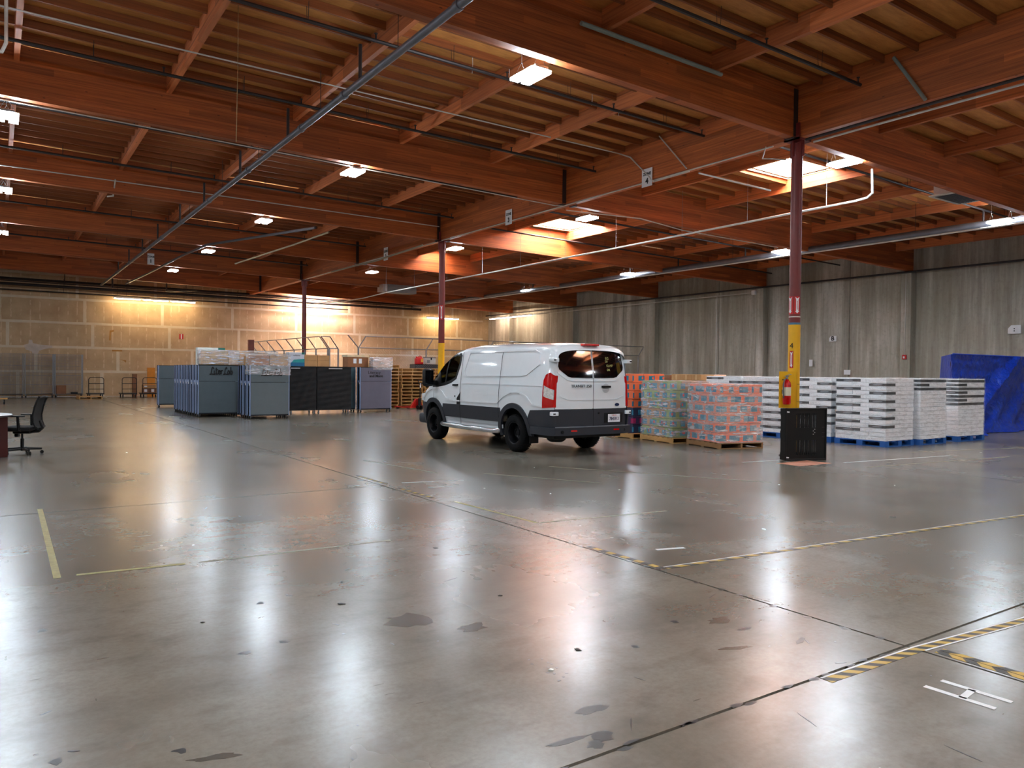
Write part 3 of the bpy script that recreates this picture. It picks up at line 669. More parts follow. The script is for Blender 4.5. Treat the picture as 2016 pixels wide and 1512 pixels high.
def van_shell():
    bm = B(); ys = [0, .02, .05, .09, .14, .2, .3]+[.3+.05*k for k in range(1, 105) if .3+.05*k < 5.46]+[5.47, 5.5]
    n1, n2 = 22, 14; rows = []
    for y in ys:
        Tt = interp(TY, y); ze = Tt-RC; z0 = .46 if y < 5.2 else .46+(y-5.2)*.3; half = []
        if ze < z0+.05: ze = z0+.05
        for i in range(n1+1):
            z = z0+(ze-z0)*i/n1; half.append((interp(WY, y)*interp(SZ, z), z))
        xe = half[-1][0]
        for i in range(1, n2+1):
            a = PI/2*i/n2; half.append((xe*math.cos(a)**.5, ze+(Tt-ze)*math.sin(a)**.75+.012*(1-math.cos(a)**.5)))
        rows.append([(x, y, z) for x, z in half]+[(-x, y, z) for x, z in half[-2::-1]])
    V = [[bm.verts.new(p) for p in r] for r in rows]
    for a, b in zip(V, V[1:]):
        for j in range(len(a)-1):
            c = (a[j].co+b[j+1].co)/2
            if any((c.y-wy)**2+(c.z-.40)**2 < .505**2 for wy, _ in WHL) and abs(c.x) > .5: continue
            # window openings are cut out of the shell
            if in_poly((c.y, c.z), WINP) and abs(c.x) > .5 and c.z < 2.0: continue
            if 3.66 < c.y < 4.62 and c.z > interp(TY, c.y)-.11 and abs(c.x) < .76: continue
            bm.faces.new((a[j], a[j+1], b[j+1], b[j]))
    bm.faces.new(V[-1]);
    return bm
def in_poly(p, poly):
    x, y = p; c = False; n = len(poly)
    for i in range(n):
        (x1, y1), (x2, y2) = poly[i], poly[(i+1) % n]
        if (y1 > y) != (y2 > y) and x < (x2-x1)*(y-y1)/(y2-y1)+x1: c = not c
    return c
# side glass outline (distance from the tail, height)
WINP = [(3.38, 1.93), (3.40, 1.72), (3.52, 1.42), (3.72, 1.34), (4.0, 1.28), (4.36, 1.24), (4.56, 1.23), (4.56, 1.38), (4.38, 1.58), (4.12, 1.76), (3.85, 1.88), (3.6, 1.95)]
body = ob('body_shell', van_shell(), PAINT, van, smooth=True)
def grown(poly, d):
    cx_ = sum(p[0] for p in poly)/len(poly); cz_ = sum(p[1] for p in poly)/len(poly); out = []
    n = len(poly)
    for i in range(n):
        a, b, c = Vector(poly[i-1]), Vector(poly[i]), Vector(poly[(i+1) % n])
        n1 = Vector(((b-a).y, -(b-a).x)).normalized(); n2 = Vector(((c-b).y, -(c-b).x)).normalized(); m = (n1+n2).normalized()
        if m.dot(b-Vector((cx_, cz_))) < 0: m = -m
        out.append((b.x+m.x*d, b.y+m.y*d))
    return out
def conform(poly, f, off, step=.09, thick=.012, flip=1):
    """polygon (u,v) -> solid patch lying on surface x=f(u,v)+off; returned as a bmesh in (x,u,v)"""
    bm = B(); vs_ = [bm.verts.new((0, u, v)) for u, v in poly]; bm.faces.new(vs_)
    us = [p[0] for p in poly]; vv = [p[1] for p in poly]
    for ax, lo, hi in ((1, min(us), max(us)), (2, min(vv), max(vv))):
        k = lo+step
        while k < hi-1e-4:
            no = Vector((0, 1, 0)) if ax == 1 else Vector((0, 0, 1)); co = Vector((0, k, 0)) if ax == 1 else Vector((0, 0, k))
            bmesh.ops.bisect_plane(bm, geom=bm.verts[:]+bm.edges[:]+bm.faces[:], plane_co=co, plane_no=no); k += step
    for v in bm.verts: v.co.x = flip*(f(v.co.y, v.co.z)+off)
    r = bmesh.ops.extrude_face_region(bm, geom=bm.faces[:])
    bmesh.ops.translate(bm, verts=[v for v in r['geom'] if isinstance(v, bmesh.types.BMVert)], vec=(-flip*thick, 0, 0))
    return bm
def line_poly(pts, wd):
    L, Rr = [], []
    for i, p in enumerate(pts):
        a = Vector(pts[max(0, i-1)]); b = Vector(pts[min(len(pts)-1, i+1)]); d = (b-a).normalized(); n_ = Vector((-d.y, d.x))*wd/2
        L.append((p[0]+n_.x, p[1]+n_.y)); Rr.append((p[0]-n_.x, p[1]-n_.y))
    return L+Rr[::-1]
def side(name, poly, m, off=.004, thick=.014, sides=(-1, 1), smooth=True, step=.09, parent=None, label=None):
    r = []
    for s in sides: r.append(ob(name, conform(poly, vw, off, step, thick, s), m, parent or van, smooth=smooth, label=label))
    return r
def arc(cy, cz, r, a0, a1, n=18, sq=1.0): return [(cy+r*math.cos(math.radians(a0+(a1-a0)*i/n)), cz+sq*r*math.sin(math.radians(a0+(a1-a0)*i/n))) for i in range(n+1)]
# glass, frames
fr = side('window_frame', line_poly(WINP+[WINP[0]], .07), BLACK, .002, .02)
side('side_window', grown(WINP, .005), GLASSC, -.012, .006)
side('window_pillar', line_poly([(3.86, 1.9), (3.95, 1.6), (3.97, 1.28)], .045), BLACK, .0, .02)
side('corner_cover', [(4.18, 1.25), (4.58, 1.22), (4.58, 1.36), (4.42, 1.52), (4.3, 1.62), (4.22, 1.5)], BLACK, .004, .02)
# cladding between and behind the wheels
for poly in ([(1.62, .56), (4.06, .56), (4.02, .845), (1.68, .845)], [(-.03, .47), (.70, .47), (.70, .72), (.62, .845), (-.03, .88)], [(4.96, .5), (5.42, .52), (5.45, .84), (4.94, .845)]):
    side('side_cladding', poly, CLAD, .018, .035)
side('sill_panel', [(1.66, .42), (4.05, .42), (4.06, .555), (1.64, .555)], PAINT, .0, .03)
for wy in (1.2, 4.5):
    o_ = arc(wy, .40, .56, -6 if wy > 2 else -12, 186, 24, 1.0); i_ = arc(wy, .40, .46, 186, -6 if wy > 2 else -12, 24, 1.0)
    for s in (-1, 1): ob('wheel_arch', conform(o_+i_, vw, .03, .09, .06, s), CLAD, van, smooth=True)
    # raised shoulder above the arch
    side('arch_crease', line_poly([(wy-.95, .93), (wy-.62, .95), (wy-.42, 1.1), (wy-.2, 1.17), (wy+.1, 1.17), (wy+.38, 1.08), (wy+.6, .94), (wy+.95, .92)], .035), PAINT, .014, .02)
# pressings and gaps
side('panel_crease', line_poly([(3.02, 1.98), (.62, 1.98), (.46, 1.92), (.44, 1.72), (.82, 1.52), (.98, 1.5), (3.06, 1.47), (3.16, 1.5), (3.16, 1.62), (3.02, 1.98)], .030), PAINT, .014, .02)
side('body_crease', line_poly([(.3, 1.32), (3.2, 1.32)], .03), PAINT, .010, .02)
side('body_crease', line_poly([(1.9, .93), (3.9, .92)], .03), PAINT, .012, .02)
for ln in ([(3.26, .43), (3.26, .9), (3.27, 1.25), (3.28, 1.99)], [(4.5, .85), (4.5, 1.22)], [(1.72, .43), (1.72, 1.2), (1.72, 1.96)]):
    side('door_gap', line_poly(ln, .010), GAP, .003 if ln[0][1] > .5 else .0195, .004)
side('door_gap', line_poly([(4.5, 1.22), (4.2, 1.245)], .010), GAP, .003, .004)
side('door_scuff', [(3.27, .845), (3.42, .845), (3.42, .98), (3.27, 1.12)], BLACK, .003, .006, sides=(-1,), label='black patch at the rear edge of the front door')
side('door_handle', line_poly([(3.38, 1.27), (3.6, 1.265)], .04), BLACK, .03, .02, sides=(-1,))
side('key_lock', arc(3.5, 1.02, .022, 0, 330, 10), BLACK, .004, .008, sides=(-1,))
side('track_cover', line_poly([(.35, 1.36), (1.65, 1.36)], .018), GAP, .002, .004, sides=(1,))
# windscreen and bonnet seen from other angles
bm = B(); WS = [(3.62, 2.045), (4.72, 1.37)]
pts = []
for k in range(9):
    y = 3.66+(4.66-3.66)*k/8; z = interp(TY, y)+.006; pts.append((y, z))
rows_ = [[bm.verts.new((x*(.74+.02*(y-3.6)), y, z-.03*(x**2))) for x in (-1, -.5, 0, .5, 1)] for y, z in pts]
for a, b in zip(rows_, rows_[1:]):
    for j in range(4): bm.faces.new((a[j], a[j+1], b[j+1], b[j]))
ob('windscreen', bm, GLASSC, van, smooth=True)
ob('front_grille', bx(B(), -.42, .42, 5.46, 5.52, .58, .82, bev=.02), BLACK, van)
ob('front_bumper', bx(B(), -.85, .85, 5.12, 5.5, .32, .56, bev=.06), CLAD, van, smooth=True)
for s in (-1, 1): ob('headlamp', bx(B(), s*.72-.14, s*.72+.14, 5.2, 5.36, .85, 1.04, bev=.04), mat('lamp_clear', (210, 214, 216), .1, coat=1), van, smooth=True)
# tail: rear() gives how far forward the tail surface leans at (x, z)
def rear(x, z): return -.03+(.16*max(0, z-1.35)**1.3)+.05*(abs(x)/.9)**3
def rearp(name, poly, m, off=0., thick=.02, parent=None, smooth=True, label=None, step=.12):
    bm = conform(poly, lambda u, v: 0, 0, step, 0.0001, 1)
    back = {}
    for v in bm.verts:
        u, z = v.co.y, v.co.z; inner = v.co.x < -1e-6 or v.co.x > 1e-6
        back[v] = (u, rear(u, z)-off+(thick if inner else 0), z)
    for v, c in back.items(): v.co = c
    return ob(name, bm, m, parent or van, smooth=smooth, label=label)
rearp('tail_panel', [(-.86, .5), (.86, .5), (.9, .9), (.885, 1.5), (.84, 1.9), (.74, 2.04), (.5, 2.09), (0, 2.115), (-.5, 2.09), (-.74, 2.04), (-.84, 1.9), (-.885, 1.5), (-.9, .9)], PAINT, -.025, .02)
RL = None
for s in (-1, 1):
    def q(pl): return [(s*a, b) for a, b in pl]
    d = rearp('rear_door', q([(.006, .885), (.875, .885), (.868, 1.4), (.83, 1.85), (.79, 1.99), (.68, 2.05), (.4, 2.065), (.006, 2.075)]), PAINT, .012, .04)
    lw = rearp('door_lower_trim', q([(.006, .55), (.90, .55), (.905, .6), (.905, .875), (.006, .875)]), CLAD, .018, .045)
    wpoly = q([(.022, 1.465), (.52, 1.47), (.60, 1.49), (.78, 1.62), (.795, 1.68), (.76, 1.9), (.73, 1.97), (.66, 2.005), (.022, 2.03)])
    win = rearp('rear_window', wpoly, mat('dark_tinted_glass', (7, 8, 11), .04, coat=1, var=.02), .018, .006, d)
    rearp('press_crease', q([(.02, 1.40), (.5, 1.40), (.62, 1.42), (.82, 1.55), (.82, 1.575), (.6, 1.445), (.5, 1.42), (.02, 1.42)]), PAINT, .020, .01, d)
    rearp('press_crease', q([(.02, 1.05), (.6, 1.05), (.78, 1.12), (.78, 1.135), (.6, 1.068), (.02, 1.068)]), PAINT, .019, .01, d)
    # hinges
    hx = s*.93
    for z in (1.79, .80):
        hg = ob('door_hinge', bx(B(), min(hx-s*.1, hx+s*.03), max(hx-s*.1, hx+s*.03), -.055, .1, z-.035, z+.04, bev=.012), PAINT, van, smooth=True)
        ob('hinge_slot', bx(B(), hx-.025, hx+.025, -.06, -.05, z-.01, z+.012), GAP, hg)
    # tail lamps: one solid lamp with three lens fields
    RL = mat('red_lens', (190, 8, 8), .12, coat=1, var=.05); CL = mat('clear_lens', (206, 204, 200), .15, coat=1, var=.25, scale=30)
    lp = ob('tail_lamp', conform([(.0, .92), (.245, .90), (.25, 1.42), (.20, 1.52), (.10, 1.56), (.0, 1.5)], vw, .016, .05, .06, s), RL, van, smooth=True)
    ob('clear_field', conform([(.0, 1.06), (.21, 1.12), (.22, 1.32), (.0, 1.24)], vw, .020, .05, .012, s), CL, lp, smooth=True)
rearp('lock_handle', line_poly([(.20, 1.30), (.41, 1.30)], .04), BLACK, .05, .04, van)
rearp('handle_recess', arc(.31, 1.27, .09, 0, 340, 18), mat('recess_shade', (190, 196, 200), .35), .014, .003, van)
rearp('door_gap', [(-.006, .55), (.006, .55), (.006, 2.08), (-.006, 2.08)], GAP, .012, .02)
ob('brake_lamp', bx(B(), -.22, .16, -.01, .1, 2.07, 2.112, bev=.01), mat('red_lens', (190, 8, 8), .12), van, smooth=True)
ob('maker_badge', lathe(B(), [(.0, .0), (.05, .002), (.058, -.004), (.05, -.01), (0, -.01)], 24, T(.60, -.045, .955) @ Matrix.Rotation(PI/2, 4, 'X') @ Matrix.Diagonal((1, .55, 1, 1))), mat('blue_oval_badge', (28, 40, 74), .25, coat=.6), van, smooth=True)
textob('badge_lettering', 'TRANSIT 250', .075, mat('chrome_letters', (110, 112, 116), .25, .8), van, T(-.30, -.050, 1.31) @ FACE_MY, .003, sx=1.15)
# rear window writing, marker paint
MK = mat('yellow_marker_paint', (205, 196, 120), .7)
for body_, x, z, sz in (('EG', .37, 1.84, .07), ('20', .35, 1.78, .06), ('12,197', .42, 1.70, .06), ('OK', .39, 1.62, .055)):
    textob('window_marking', body_, sz, MK, van, T(x, rear(x, z)-.024, z) @ Matrix.Rotation(-.16, 4, 'X') @ FACE_MY, .001)
# plate
pr = rearp('plate_recess', [(.27, .61), (.75, .61), (.77, .8), (.27, .8)], BLACK, .024, .004, van)
pl = ob('licence_plate', bx(B(), .35, .655, -.072, -.062, .622, .775, bev=.003), mat('plate_white', (226, 226, 232), .4), van)
textob('plate_number', '7B45913', .085, mat('plate_blue', (38, 42, 80), .5), pl, T(.5, -.0735, .685) @ FACE_MY, .001, sx=.78, bold=.002)
textob('plate_state', 'California', .03, REDINK, pl, T(.5, -.0735, .755) @ FACE_MY, .001)
ob('door_latch', cyl(B(), (.13, -.06, .80), (.13, -.04, .80), .02, 10), BLACK, van)
bp = ob('rear_bumper', prism(B(), [(-1.0, .62), (-1.0, .05), (-.93, -.06), (-.7, -.12), (.7, -.12), (.93, -.06), (1.0, .05), (1.0, .62), (.86, .62), (.86, .02), (-.86, .02), (-.86, .62)], .40, .545), CLAD, van, smooth=True)
ob('bumper_step', prism(B(), [(-.9, -.04), (-.7, -.125), (.7, -.125), (.9, -.04), (.82, -.02), (-.82, -.02)], .545, .560), mat('brushed_step', (128, 132, 140), .35, .5), bp)
for x in (-.52, .52): ob('reflector', bx(B(), x-.07, x+.07, -.124, -.118, .47, .50), mat('red_lens', (190, 8, 8), .12), bp)
for x in (-.78, -.68, .72): ob('step_notch', cyl(B(), (x, -.115, .47), (x, -.10, .47), .03, 10), BLACK, bp)
# underbody
ub = bx(B(), -.82, .82, .1, 5.2, .33, .5); bx(ub, -.86, .86, 1.75, 3.95, .40, .56)
ob('underbody', ub, BLACK, van)
ob('spare_carrier', lathe(B(), [(.0, .24), (.12, .23), (.18, .27), (.2, .36), (0, .37)], 16, T(-.42, .55, .0)), BLACK, van, smooth=True)
bm = B(); cyl(bm, (-.8, 1.2, .37), (.8, 1.2, .37), .055, 12); lathe(bm, [(0, -.13), (.12, -.1), (.16, 0), (.12, .1), (0, .13)], 16, T(0, 1.2, .37) @ Matrix.Rotation(PI/2, 4, 'Y'))
ob('rear_axle', bm, BLACK, van, smooth=True)
ob('wheel_housing', bx(bx(B(), -.80, .80, .72, 1.68, .5, .9), -.80, .80, 4.02, 4.98, .5, .9), BLACK, van)
ob('mud_flap', bx(B(), -.92, -.72, .72, .735, .2, .5), BLACK, van)
ob('driver_seat', bx(bx(B(), -.7, -.25, 3.3, 3.8, .9, 1.1, bev=.04), -.68, -.27, 3.2, 3.34, 1.0, 1.72, bev=.05), mat('seat_fabric', (60, 60, 62), .9), van)
ob('dashboard', bx(B(), -.85, .85, 4.15, 4.7, .95, 1.2, bev=.05), BLACK, van)
# wheels
def make_wheel():
    w_ = B(); Rt, W2 = .372, .125
    lathe(w_, [(.215, -W2+.02), (.235, -W2), (.31, -W2-.004), (.35, -W2+.02), (.368, -W2+.05), (Rt, 0), (.368, W2-.05), (.35, W2-.02), (.31, W2+.004), (.235, W2), (.215, W2-.02)], 44, None, False)
    for k in range(44):
        a = 2*PI*k/44
        for s in (-1, 1): bx(w_, -.008, .008, Rt-.006, Rt+.004, s*.055-.04, s*.055+.04, Matrix.Rotation(a+(.07 if s > 0 else 0), 4, 'Z'))
    return w_
def rimbm():
    w_ = B()
    lathe(w_, [(.222, -.118), (.205, -.112), (.195, -.07), (.19, .06), (.15, .055), (.13, .03), (.10, .045), (.06, .045), (.058, -.0), (.045, -.03), (0, -.035)], 36, None, False)
    return w_
wi = 0
for wy in (1.2, 4.5):
    for s in (-1, 1):
        M_ = T(s*.855, wy, .374) @ Matrix.Rotation(PI/2*s, 4, 'Y') @ Matrix.Diagonal((1, 1, -1, 1))
        bmt = make_wheel(); bmesh.ops.transform(bmt, matrix=M_, verts=bmt.verts)
        wo = ob('wheel', bmt, TIRE, van, smooth=True)
        bmr = rimbm(); bmesh.ops.transform(bmr, matrix=M_, verts=bmr.verts); ob('rim', bmr, RIM, wo, smooth=True)
        bmh = B()
        for k in range(8):
            a = 2*PI*k/8; lathe(bmh, [(0, .04), (.017, .038), (.017, .02)], 10, M_ @ T(.125*math.cos(a), .125*math.sin(a), 0) @ Matrix.Diagonal((1, 1, -1, 1)) @ T(0, 0, -.08))
        lathe(bmh, [(.072, 0), (.078, .0), (.078, -.012), (.072, -.012)], 24, M_ @ T(0, 0, -.03), False)
        ob('hub_bolts', bmh, mat('dull_bolt_steel', (70, 70, 74), .4, .6), wo)
# running board tube
for s in (-1, 1):
    rbm = B(); tube(rbm, [(s*.86, 1.72, .42), (s*.96, 1.78, .38), (s*.985, 1.95, .37), (s*.985, 3.95, .37), (s*.96, 4.08, .38), (s*.86, 4.12, .42)], .052, 14)
    ob('side_step', rbm, mat('polished_aluminium', (196, 200, 204), .2, .9), van, smooth=True)
# mirrors
for s in (-1, 1):
    mh = B(); bx(mh, -.13, .13, -.07, .07, -.2, .2, T(s*1.17, 4.42, 1.42), bev=.05)
    mo = ob('wing_mirror', mh, BLACK, van, smooth=True)
    bm = B(); bx(bm, min(s*.9, s*1.12), max(s*.9, s*1.12), 4.38, 4.46, 1.24, 1.36, bev=.02); ob('mirror_arm', bm, BLACK, mo, smooth=True)
    ob('mirror_glass', bx(B(), s*1.17-.1, s*1.17+.1, 4.345, 4.352, 1.27, 1.58), mat('mirror_face', (60, 64, 70), .05, .9), mo)

# ================================================================== PALLETS
BOARD = unit('deck_board', PALW); BOARDD = unit('deck_board_weathered', PALD)
def make_pallet(L=1.22, W=1.02, me=None, lab='wooden pallet', nm='wooden_pallet'):
    """deck boards run along local y (W), stringers along x (L)"""
    me = me or BOARD
    t = thing(nm, lab, 'pallet')
    for s in (-1, 0, 1): obm('stringer', me, t, loc=(0, s*(W/2-.02), .062), scale=(L, .038, .092))
    for k in range(7): obm('deck_board', me, t, loc=(-L/2+.05+k*(L-.1)/6, 0, .117), scale=(.09 if k not in (0, 6) else .13, W, .017))
    for k in (0, 2, 3, 4, 6): obm('bottom_board', me, t, loc=(-L/2+.05+k*(L-.1)/6, 0, .009), scale=(.09, W, .016))
    return t
pp = make_pallet(); ORD = ['bottom', 'second from the bottom', 'third from the bottom', 'fourth from the bottom', 'fifth from the bottom', 'sixth from the bottom', 'seventh from the bottom', 'sixth from the top', 'fifth from the top', 'fourth from the top', 'third from the top', 'second from the top', 'top']
for sx, nm, n in ((13.62, 'left', 13), (14.76, 'middle', 12), (15.86, 'right', 12)):
    for k in range(n):
        od = ORD[k] if n == 13 else (ORD[:6]+ORD[7:])[k]
        place(pp, USED, (sx+random.uniform(-.025, .025), 30.0+random.uniform(-.03, .03), .001+k*.1415), PI/2+random.uniform(-.02, .02), 'wooden pallet, %s of the %s stack behind the red pallet jack' % (od, nm), 'stacked wooden pallets by the fence')
pf = place(pp, USED, (3.9, 43.8, .001), PI/2+.04, 'single wooden pallet lying flat in front of the wire cages', None)
del pf['group']; sh = ob('cover_sheet', bx(B(), -.62, .62, -.52, .52, .1265, .14), KRAFT, pf, label='tan board covering the pallet')
# two-by sheet placed on the stacks with tray, can and box
tr = thing('tread_plate_tray', 'black diamond-plate tray resting on the pallet stacks', 'tray', (15.5, 29.75, 1.6995))
bm = B(); bx(bm, -.55, .55, -.28, .28, 0, .012); bx(bm, -.55, .55, -.28, -.268, 0, .17); bx(bm, -.55, .55, .268, .28, 0, .17); bx(bm, -.55, -.538, -.28, .28, 0, .17); bx(bm, .538, .55, -.28, .28, 0, .17); bx(bm, -.55, .55, -.28, .28, .15, .17)
def m_tread():
    t = NT('diamond_plate'); ch = t.n('ShaderNodeTexChecker'); ch.inputs['Scale'].default_value = 22; t.l(t.mapped((1, 1, 1), True), ch.inputs['Vector'])
    t.l(t.mix(ch.outputs['Fac'], (.012, .012, .014), (.10, .10, .11)), t.b.inputs['Base Color']); t.b.inputs['Roughness'].default_value = .35; return t.m
ob('tray_body', bm, m_tread(), tr)
gc = thing('fuel_can', 'red plastic fuel can standing on the black tray', 'fuel can', (15.22, 29.7, 1.8705))
CANR = mat('fuel_can_red', (206, 22, 26), .4)
bm = B(); bx(bm, -.17, .17, -.11, .11, 0, .27, bev=.03); ob('can_body', bm, CANR, gc, smooth=True)
bm = B(); bx(bm, -.1, .12, -.05, .05, .26, .31, bev=.015); tube(bm, [(-.02, 0, .3), (0, 0, .36), (.1, 0, .36), (.13, 0, .29)], .016, 8); ob('carry_handle', bm, CANR, gc, smooth=True)
ob('spout_cap', cyl(B(), (-.1, 0, .27), (-.12, 0, .34), .035, 12), CANR, gc, smooth=True)
ob('warning_label', bx(B(), .04, .14, -.113, -.11, .1, .24), mat('label_yellow', (214, 170, 60), .6), gc)
bb = thing('storage_case', 'grey and white plastic case on the tray behind the fence post', 'case', (15.76, 29.75, 1.8705))
ob('case_body', bx(B(), -.22, .24, -.15, .15, 0, .28, bev=.02), mat('pale_grey_plastic', (196, 192, 186), .5), bb, smooth=True)
ob('case_lid', bx(B(), -.23, .25, -.16, .16, .28, .32, bev=.01), mat('mid_grey_plastic', (128, 124, 124), .5), bb)
ob('case_latch', bx(B(), -.02, .04, -.165, -.15, .2, .3), BLACK, bb); ob('case_label', bx(B(), -.2, -.06, -.153, -.15, .06, .2), mat('mid_grey_plastic', (128, 124, 124), .5), bb)

# pallet jack
pj = thing('pallet_jack', 'red pallet jack with black handle in front of the pallet stacks', 'pallet jack', (14.38, 28.05, 0), .2)
JR = mat('jack_red', (186, 26, 22), .4, var=.08)
for s in (-1, 1):
    ob('fork', prism(B(), [(s*.27-.08, .1), (s*.27+.08, .1), (s*.27+.07, 1.2), (s*.27-.07, 1.2)], .06, .1), JR, pj)
    ob('load_roller', cyl(B(), (s*.27-.05, 1.05, .04), (s*.27+.05, 1.05, .04), .04, 12), BLACK, pj)
bm = B()
v = [bm.verts.new(p) for p in ((-.34, .12, .06), (.34, .12, .06), (.1, .02, .44), (-.1, .02, .44), (-.34, .2, .06), (.34, .2, .06), (.1, .12, .44), (-.1, .12, .44))]
for q in ((0, 1, 2, 3), (7, 6, 5, 4), (0, 4, 5, 1), (1, 5, 6, 2), (2, 6, 7, 3), (3, 7, 4, 0)): bm.faces.new([v[i] for i in q])
ob('lift_frame', bm, JR, pj)
ob('pump_body', cyl(B(), (0, -.06, .16), (0, -.06, .46), .06, 14), BLACKM, pj, smooth=True)
for s in (-1, 1): ob('steer_wheel', cyl(B(), (s*.05, -.06, .09), (s*.11, -.06, .09), .09, 16), BLACK, pj, smooth=True)
bm = B(); tube(bm, [(0, -.08, .45), (0, -.10, 1.02)], .02, 8); ob('handle_shaft', bm, BLACKM, pj, smooth=True)
bm = B(); tube(bm, [(0, -.10, 1.0), (-.12, -.11, 1.1), (-.12, -.11, 1.2), (.12, -.11, 1.2), (.12, -.11, 1.1), (0, -.10, 1.0)], .014, 8); ob('grip_loop', bm, BLACKM, pj, smooth=True)
ob('grip_sleeve', cyl(B(), (0, -.105, .9), (0, -.11, 1.08), .024, 8), WHITE, pj)

# ================================================================== WRAPPED PALLET LOADS
def wrapbox(parent, x0, x1, y0, y1, z0, z1, seed, amp=.012, name='stretch_wrap', m=None):
    rnd = random.Random(seed); bm = B()
    bx(bm, x0, x1, y0, y1, z0, z1)
    bmesh.ops.subdivide_edges(bm, edges=bm.edges[:], cuts=9, use_grid_fill=True)
    for v in bm.verts:
        d = Vector((v.co.x-(x0+x1)/2, v.co.y-(y0+y1)/2, 0)); d = d.normalized() if d.length > 1e-4 else d
        v.co += d*rnd.uniform(-.3, 1)*amp+Vector((0, 0, rnd.uniform(-.4, .4)*amp))
    return ob(name, bm, m or WRAP, parent)
CM = {}
def carton_mesh(key, sx, sy, sz, m, bev=.004):
    if key not in CM:
        bm = B(); bx(bm, -sx/2, sx/2, -sy/2, sy/2, -sz/2, sz/2, bev=bev); me = bpy.data.meshes.new('carton')
        bmesh.ops.recalc_face_normals(bm, faces=bm.faces); bm.to_mesh(me); bm.free(); me.materials.append(m); CM[key] = me
    return CM[key]
# printed retail trays: blue window, coloured ends (flat print on the card)
def m_print(name, base, wcol, wcol2, dot=None, nx=3.0):
    t = NT(name); tc = t.position(True); sep = t.n('ShaderNodeSeparateXYZ'); t.l(tc, sep.inputs[0])
    u = t.math('ADD', sep.outputs['X'], sep.outputs['Y']); fu = t.math('FRACT', t.math('ADD', t.math('MULTIPLY', u, nx), .5))
    inw = t.math('MULTIPLY', t.math('LESS_THAN', t.math('ABSOLUTE', t.math('SUBTRACT', fu, .5)), .33), t.math('LESS_THAN', t.math('ABSOLUTE', t.math('ADD', sep.outputs['Z'], .008)), .060))
    g = t.noise(14, tc, 3); wc = t.ramp(g, [(.35, lin(wcol)), (.65, lin(wcol2))])
    c = t.mix(inw, lin(base), wc)
    if dot:
        dd = t.math('ADD', t.math('POWER', t.math('MULTIPLY', t.math('SUBTRACT', fu, .5), 1/nx), 2), t.math('POWER', sep.outputs['Z'], 2))
        c = t.mix(t.math('LESS_THAN', dd, .0012), c, lin(dot))
    up = t.math('GREATER_THAN', sep.outputs['Z'], .0795); c = t.mix(up, c, lin(tuple(min(255, v*1.0) for v in base)))
    t.l(c, t.b.inputs['Base Color']); t.b.inputs['Roughness'].default_value = .5; return t.m
P_OR = m_print('orange_print', (238, 112, 76), (16, 112, 138), (40, 134, 160), None, 4.0)
P_OR2 = m_print('orange_pale_print', (226, 128, 100), (70, 140, 160), (120, 160, 170), None, 4.0)
P_ORD = m_print('orange_round_print', (240, 116, 70), (16, 112, 138), (30, 120, 150), (240, 96, 60), 2.4)
P_GR = m_print('green_print', (134, 158, 84), (20, 128, 150), (60, 140, 150), (210, 60, 60), 3.2)
P_TN = m_print('tan_print', (176, 132, 88), (24, 128, 160), (70, 150, 160), None, 3.0)
P_NV = m_print('navy_print', (40, 48, 78), (26, 110, 150), (60, 150, 180), None, 2.4)
P_MG = m_print('magenta_print', (60, 40, 80), (190, 30, 96), (160, 40, 90), None, 3.0)
def load_trays(label, loc, rz, W, L, layers, hgt, pick, seed, pallet_me, group=None, wrap=True):
    t = thing('pallet_load', label, 'pallet of goods', loc, rz, group); rnd = random.Random(seed)
    for s in (-1, 0, 1): obm('stringer', pallet_me, t, loc=(s*(W/2-.02), 0, .062), scale=(.038, L, .09))
    for k in range(7): obm('deck_board', pallet_me, t, loc=(0, -L/2+.05+k*(L-.1)/6, .117), scale=(W, .11, .017))
    for k in (0, 3, 6): obm('bottom_board', pallet_me, t, loc=(0, -L/2+.05+k*(L-.1)/6, .009), scale=(W, .1, .016))
    z = .1275; a, b = W-.06, L-.06
    for k in range(layers):
        nx, ny = (3, 4) if k % 2 == 0 else (4, 3)
        jx = rnd.uniform(-.012, .012); jy = rnd.uniform(-.012, .012)
        for i in range(nx):
            for j in range(ny):
                if 0 < i < nx-1 and 0 < j < ny-1: continue
                m = pick(k, i, j, rnd); sx, sy = a/nx-.004, b/ny-.004
                me = carton_mesh((m.name, nx, round(W, 2)), sx, sy, hgt-.006, m, .008)
                obm('carton', me, t, loc=(-a/2+(i+.5)*a/nx+jx, -b/2+(j+.5)*b/ny+jy, z+hgt/2), rot=(0, 0, rnd.uniform(-.008, .008)))
        z += hgt
    if wrap: wrapbox(t, -W/2+.012, W/2-.012, -L/2+.012, L/2-.012, .128, z+.008, seed)
    return t, z
rot = math.radians(-14)
def corner_to_center(cx_, cy_, W, L, rz): c = Matrix.Rotation(rz, 3, 'Z') @ Vector((W/2, L/2, 0)); return (cx_+c.x, cy_+c.y, .001)
load_trays('front pallet of orange and blue printed cartons in clear wrap', corner_to_center(12.45, 10.66, 1.09, 1.24, rot), rot, 1.09, 1.24, 6, .204,
           lambda k, i, j, r: r.choice([P_OR, P_OR, P_OR2]) if k < 5 else (P_OR if j else r.choice([P_OR, P_ORD])), 3, BOARDD)
rot2 = math.radians(-9)
load_trays('middle pallet of green, tan and navy printed cartons in loose wrap', corner_to_center(12.5, 12.06, 1.05, 1.24, rot2), rot2, 1.05, 1.24, 6, .212,
           lambda k, i, j, r: (P_NV if k in (1, 2) and i > 1 else r.choice([P_GR, P_TN, P_TN, P_GR])), 5, BOARD)
rot3 = math.radians(-3)
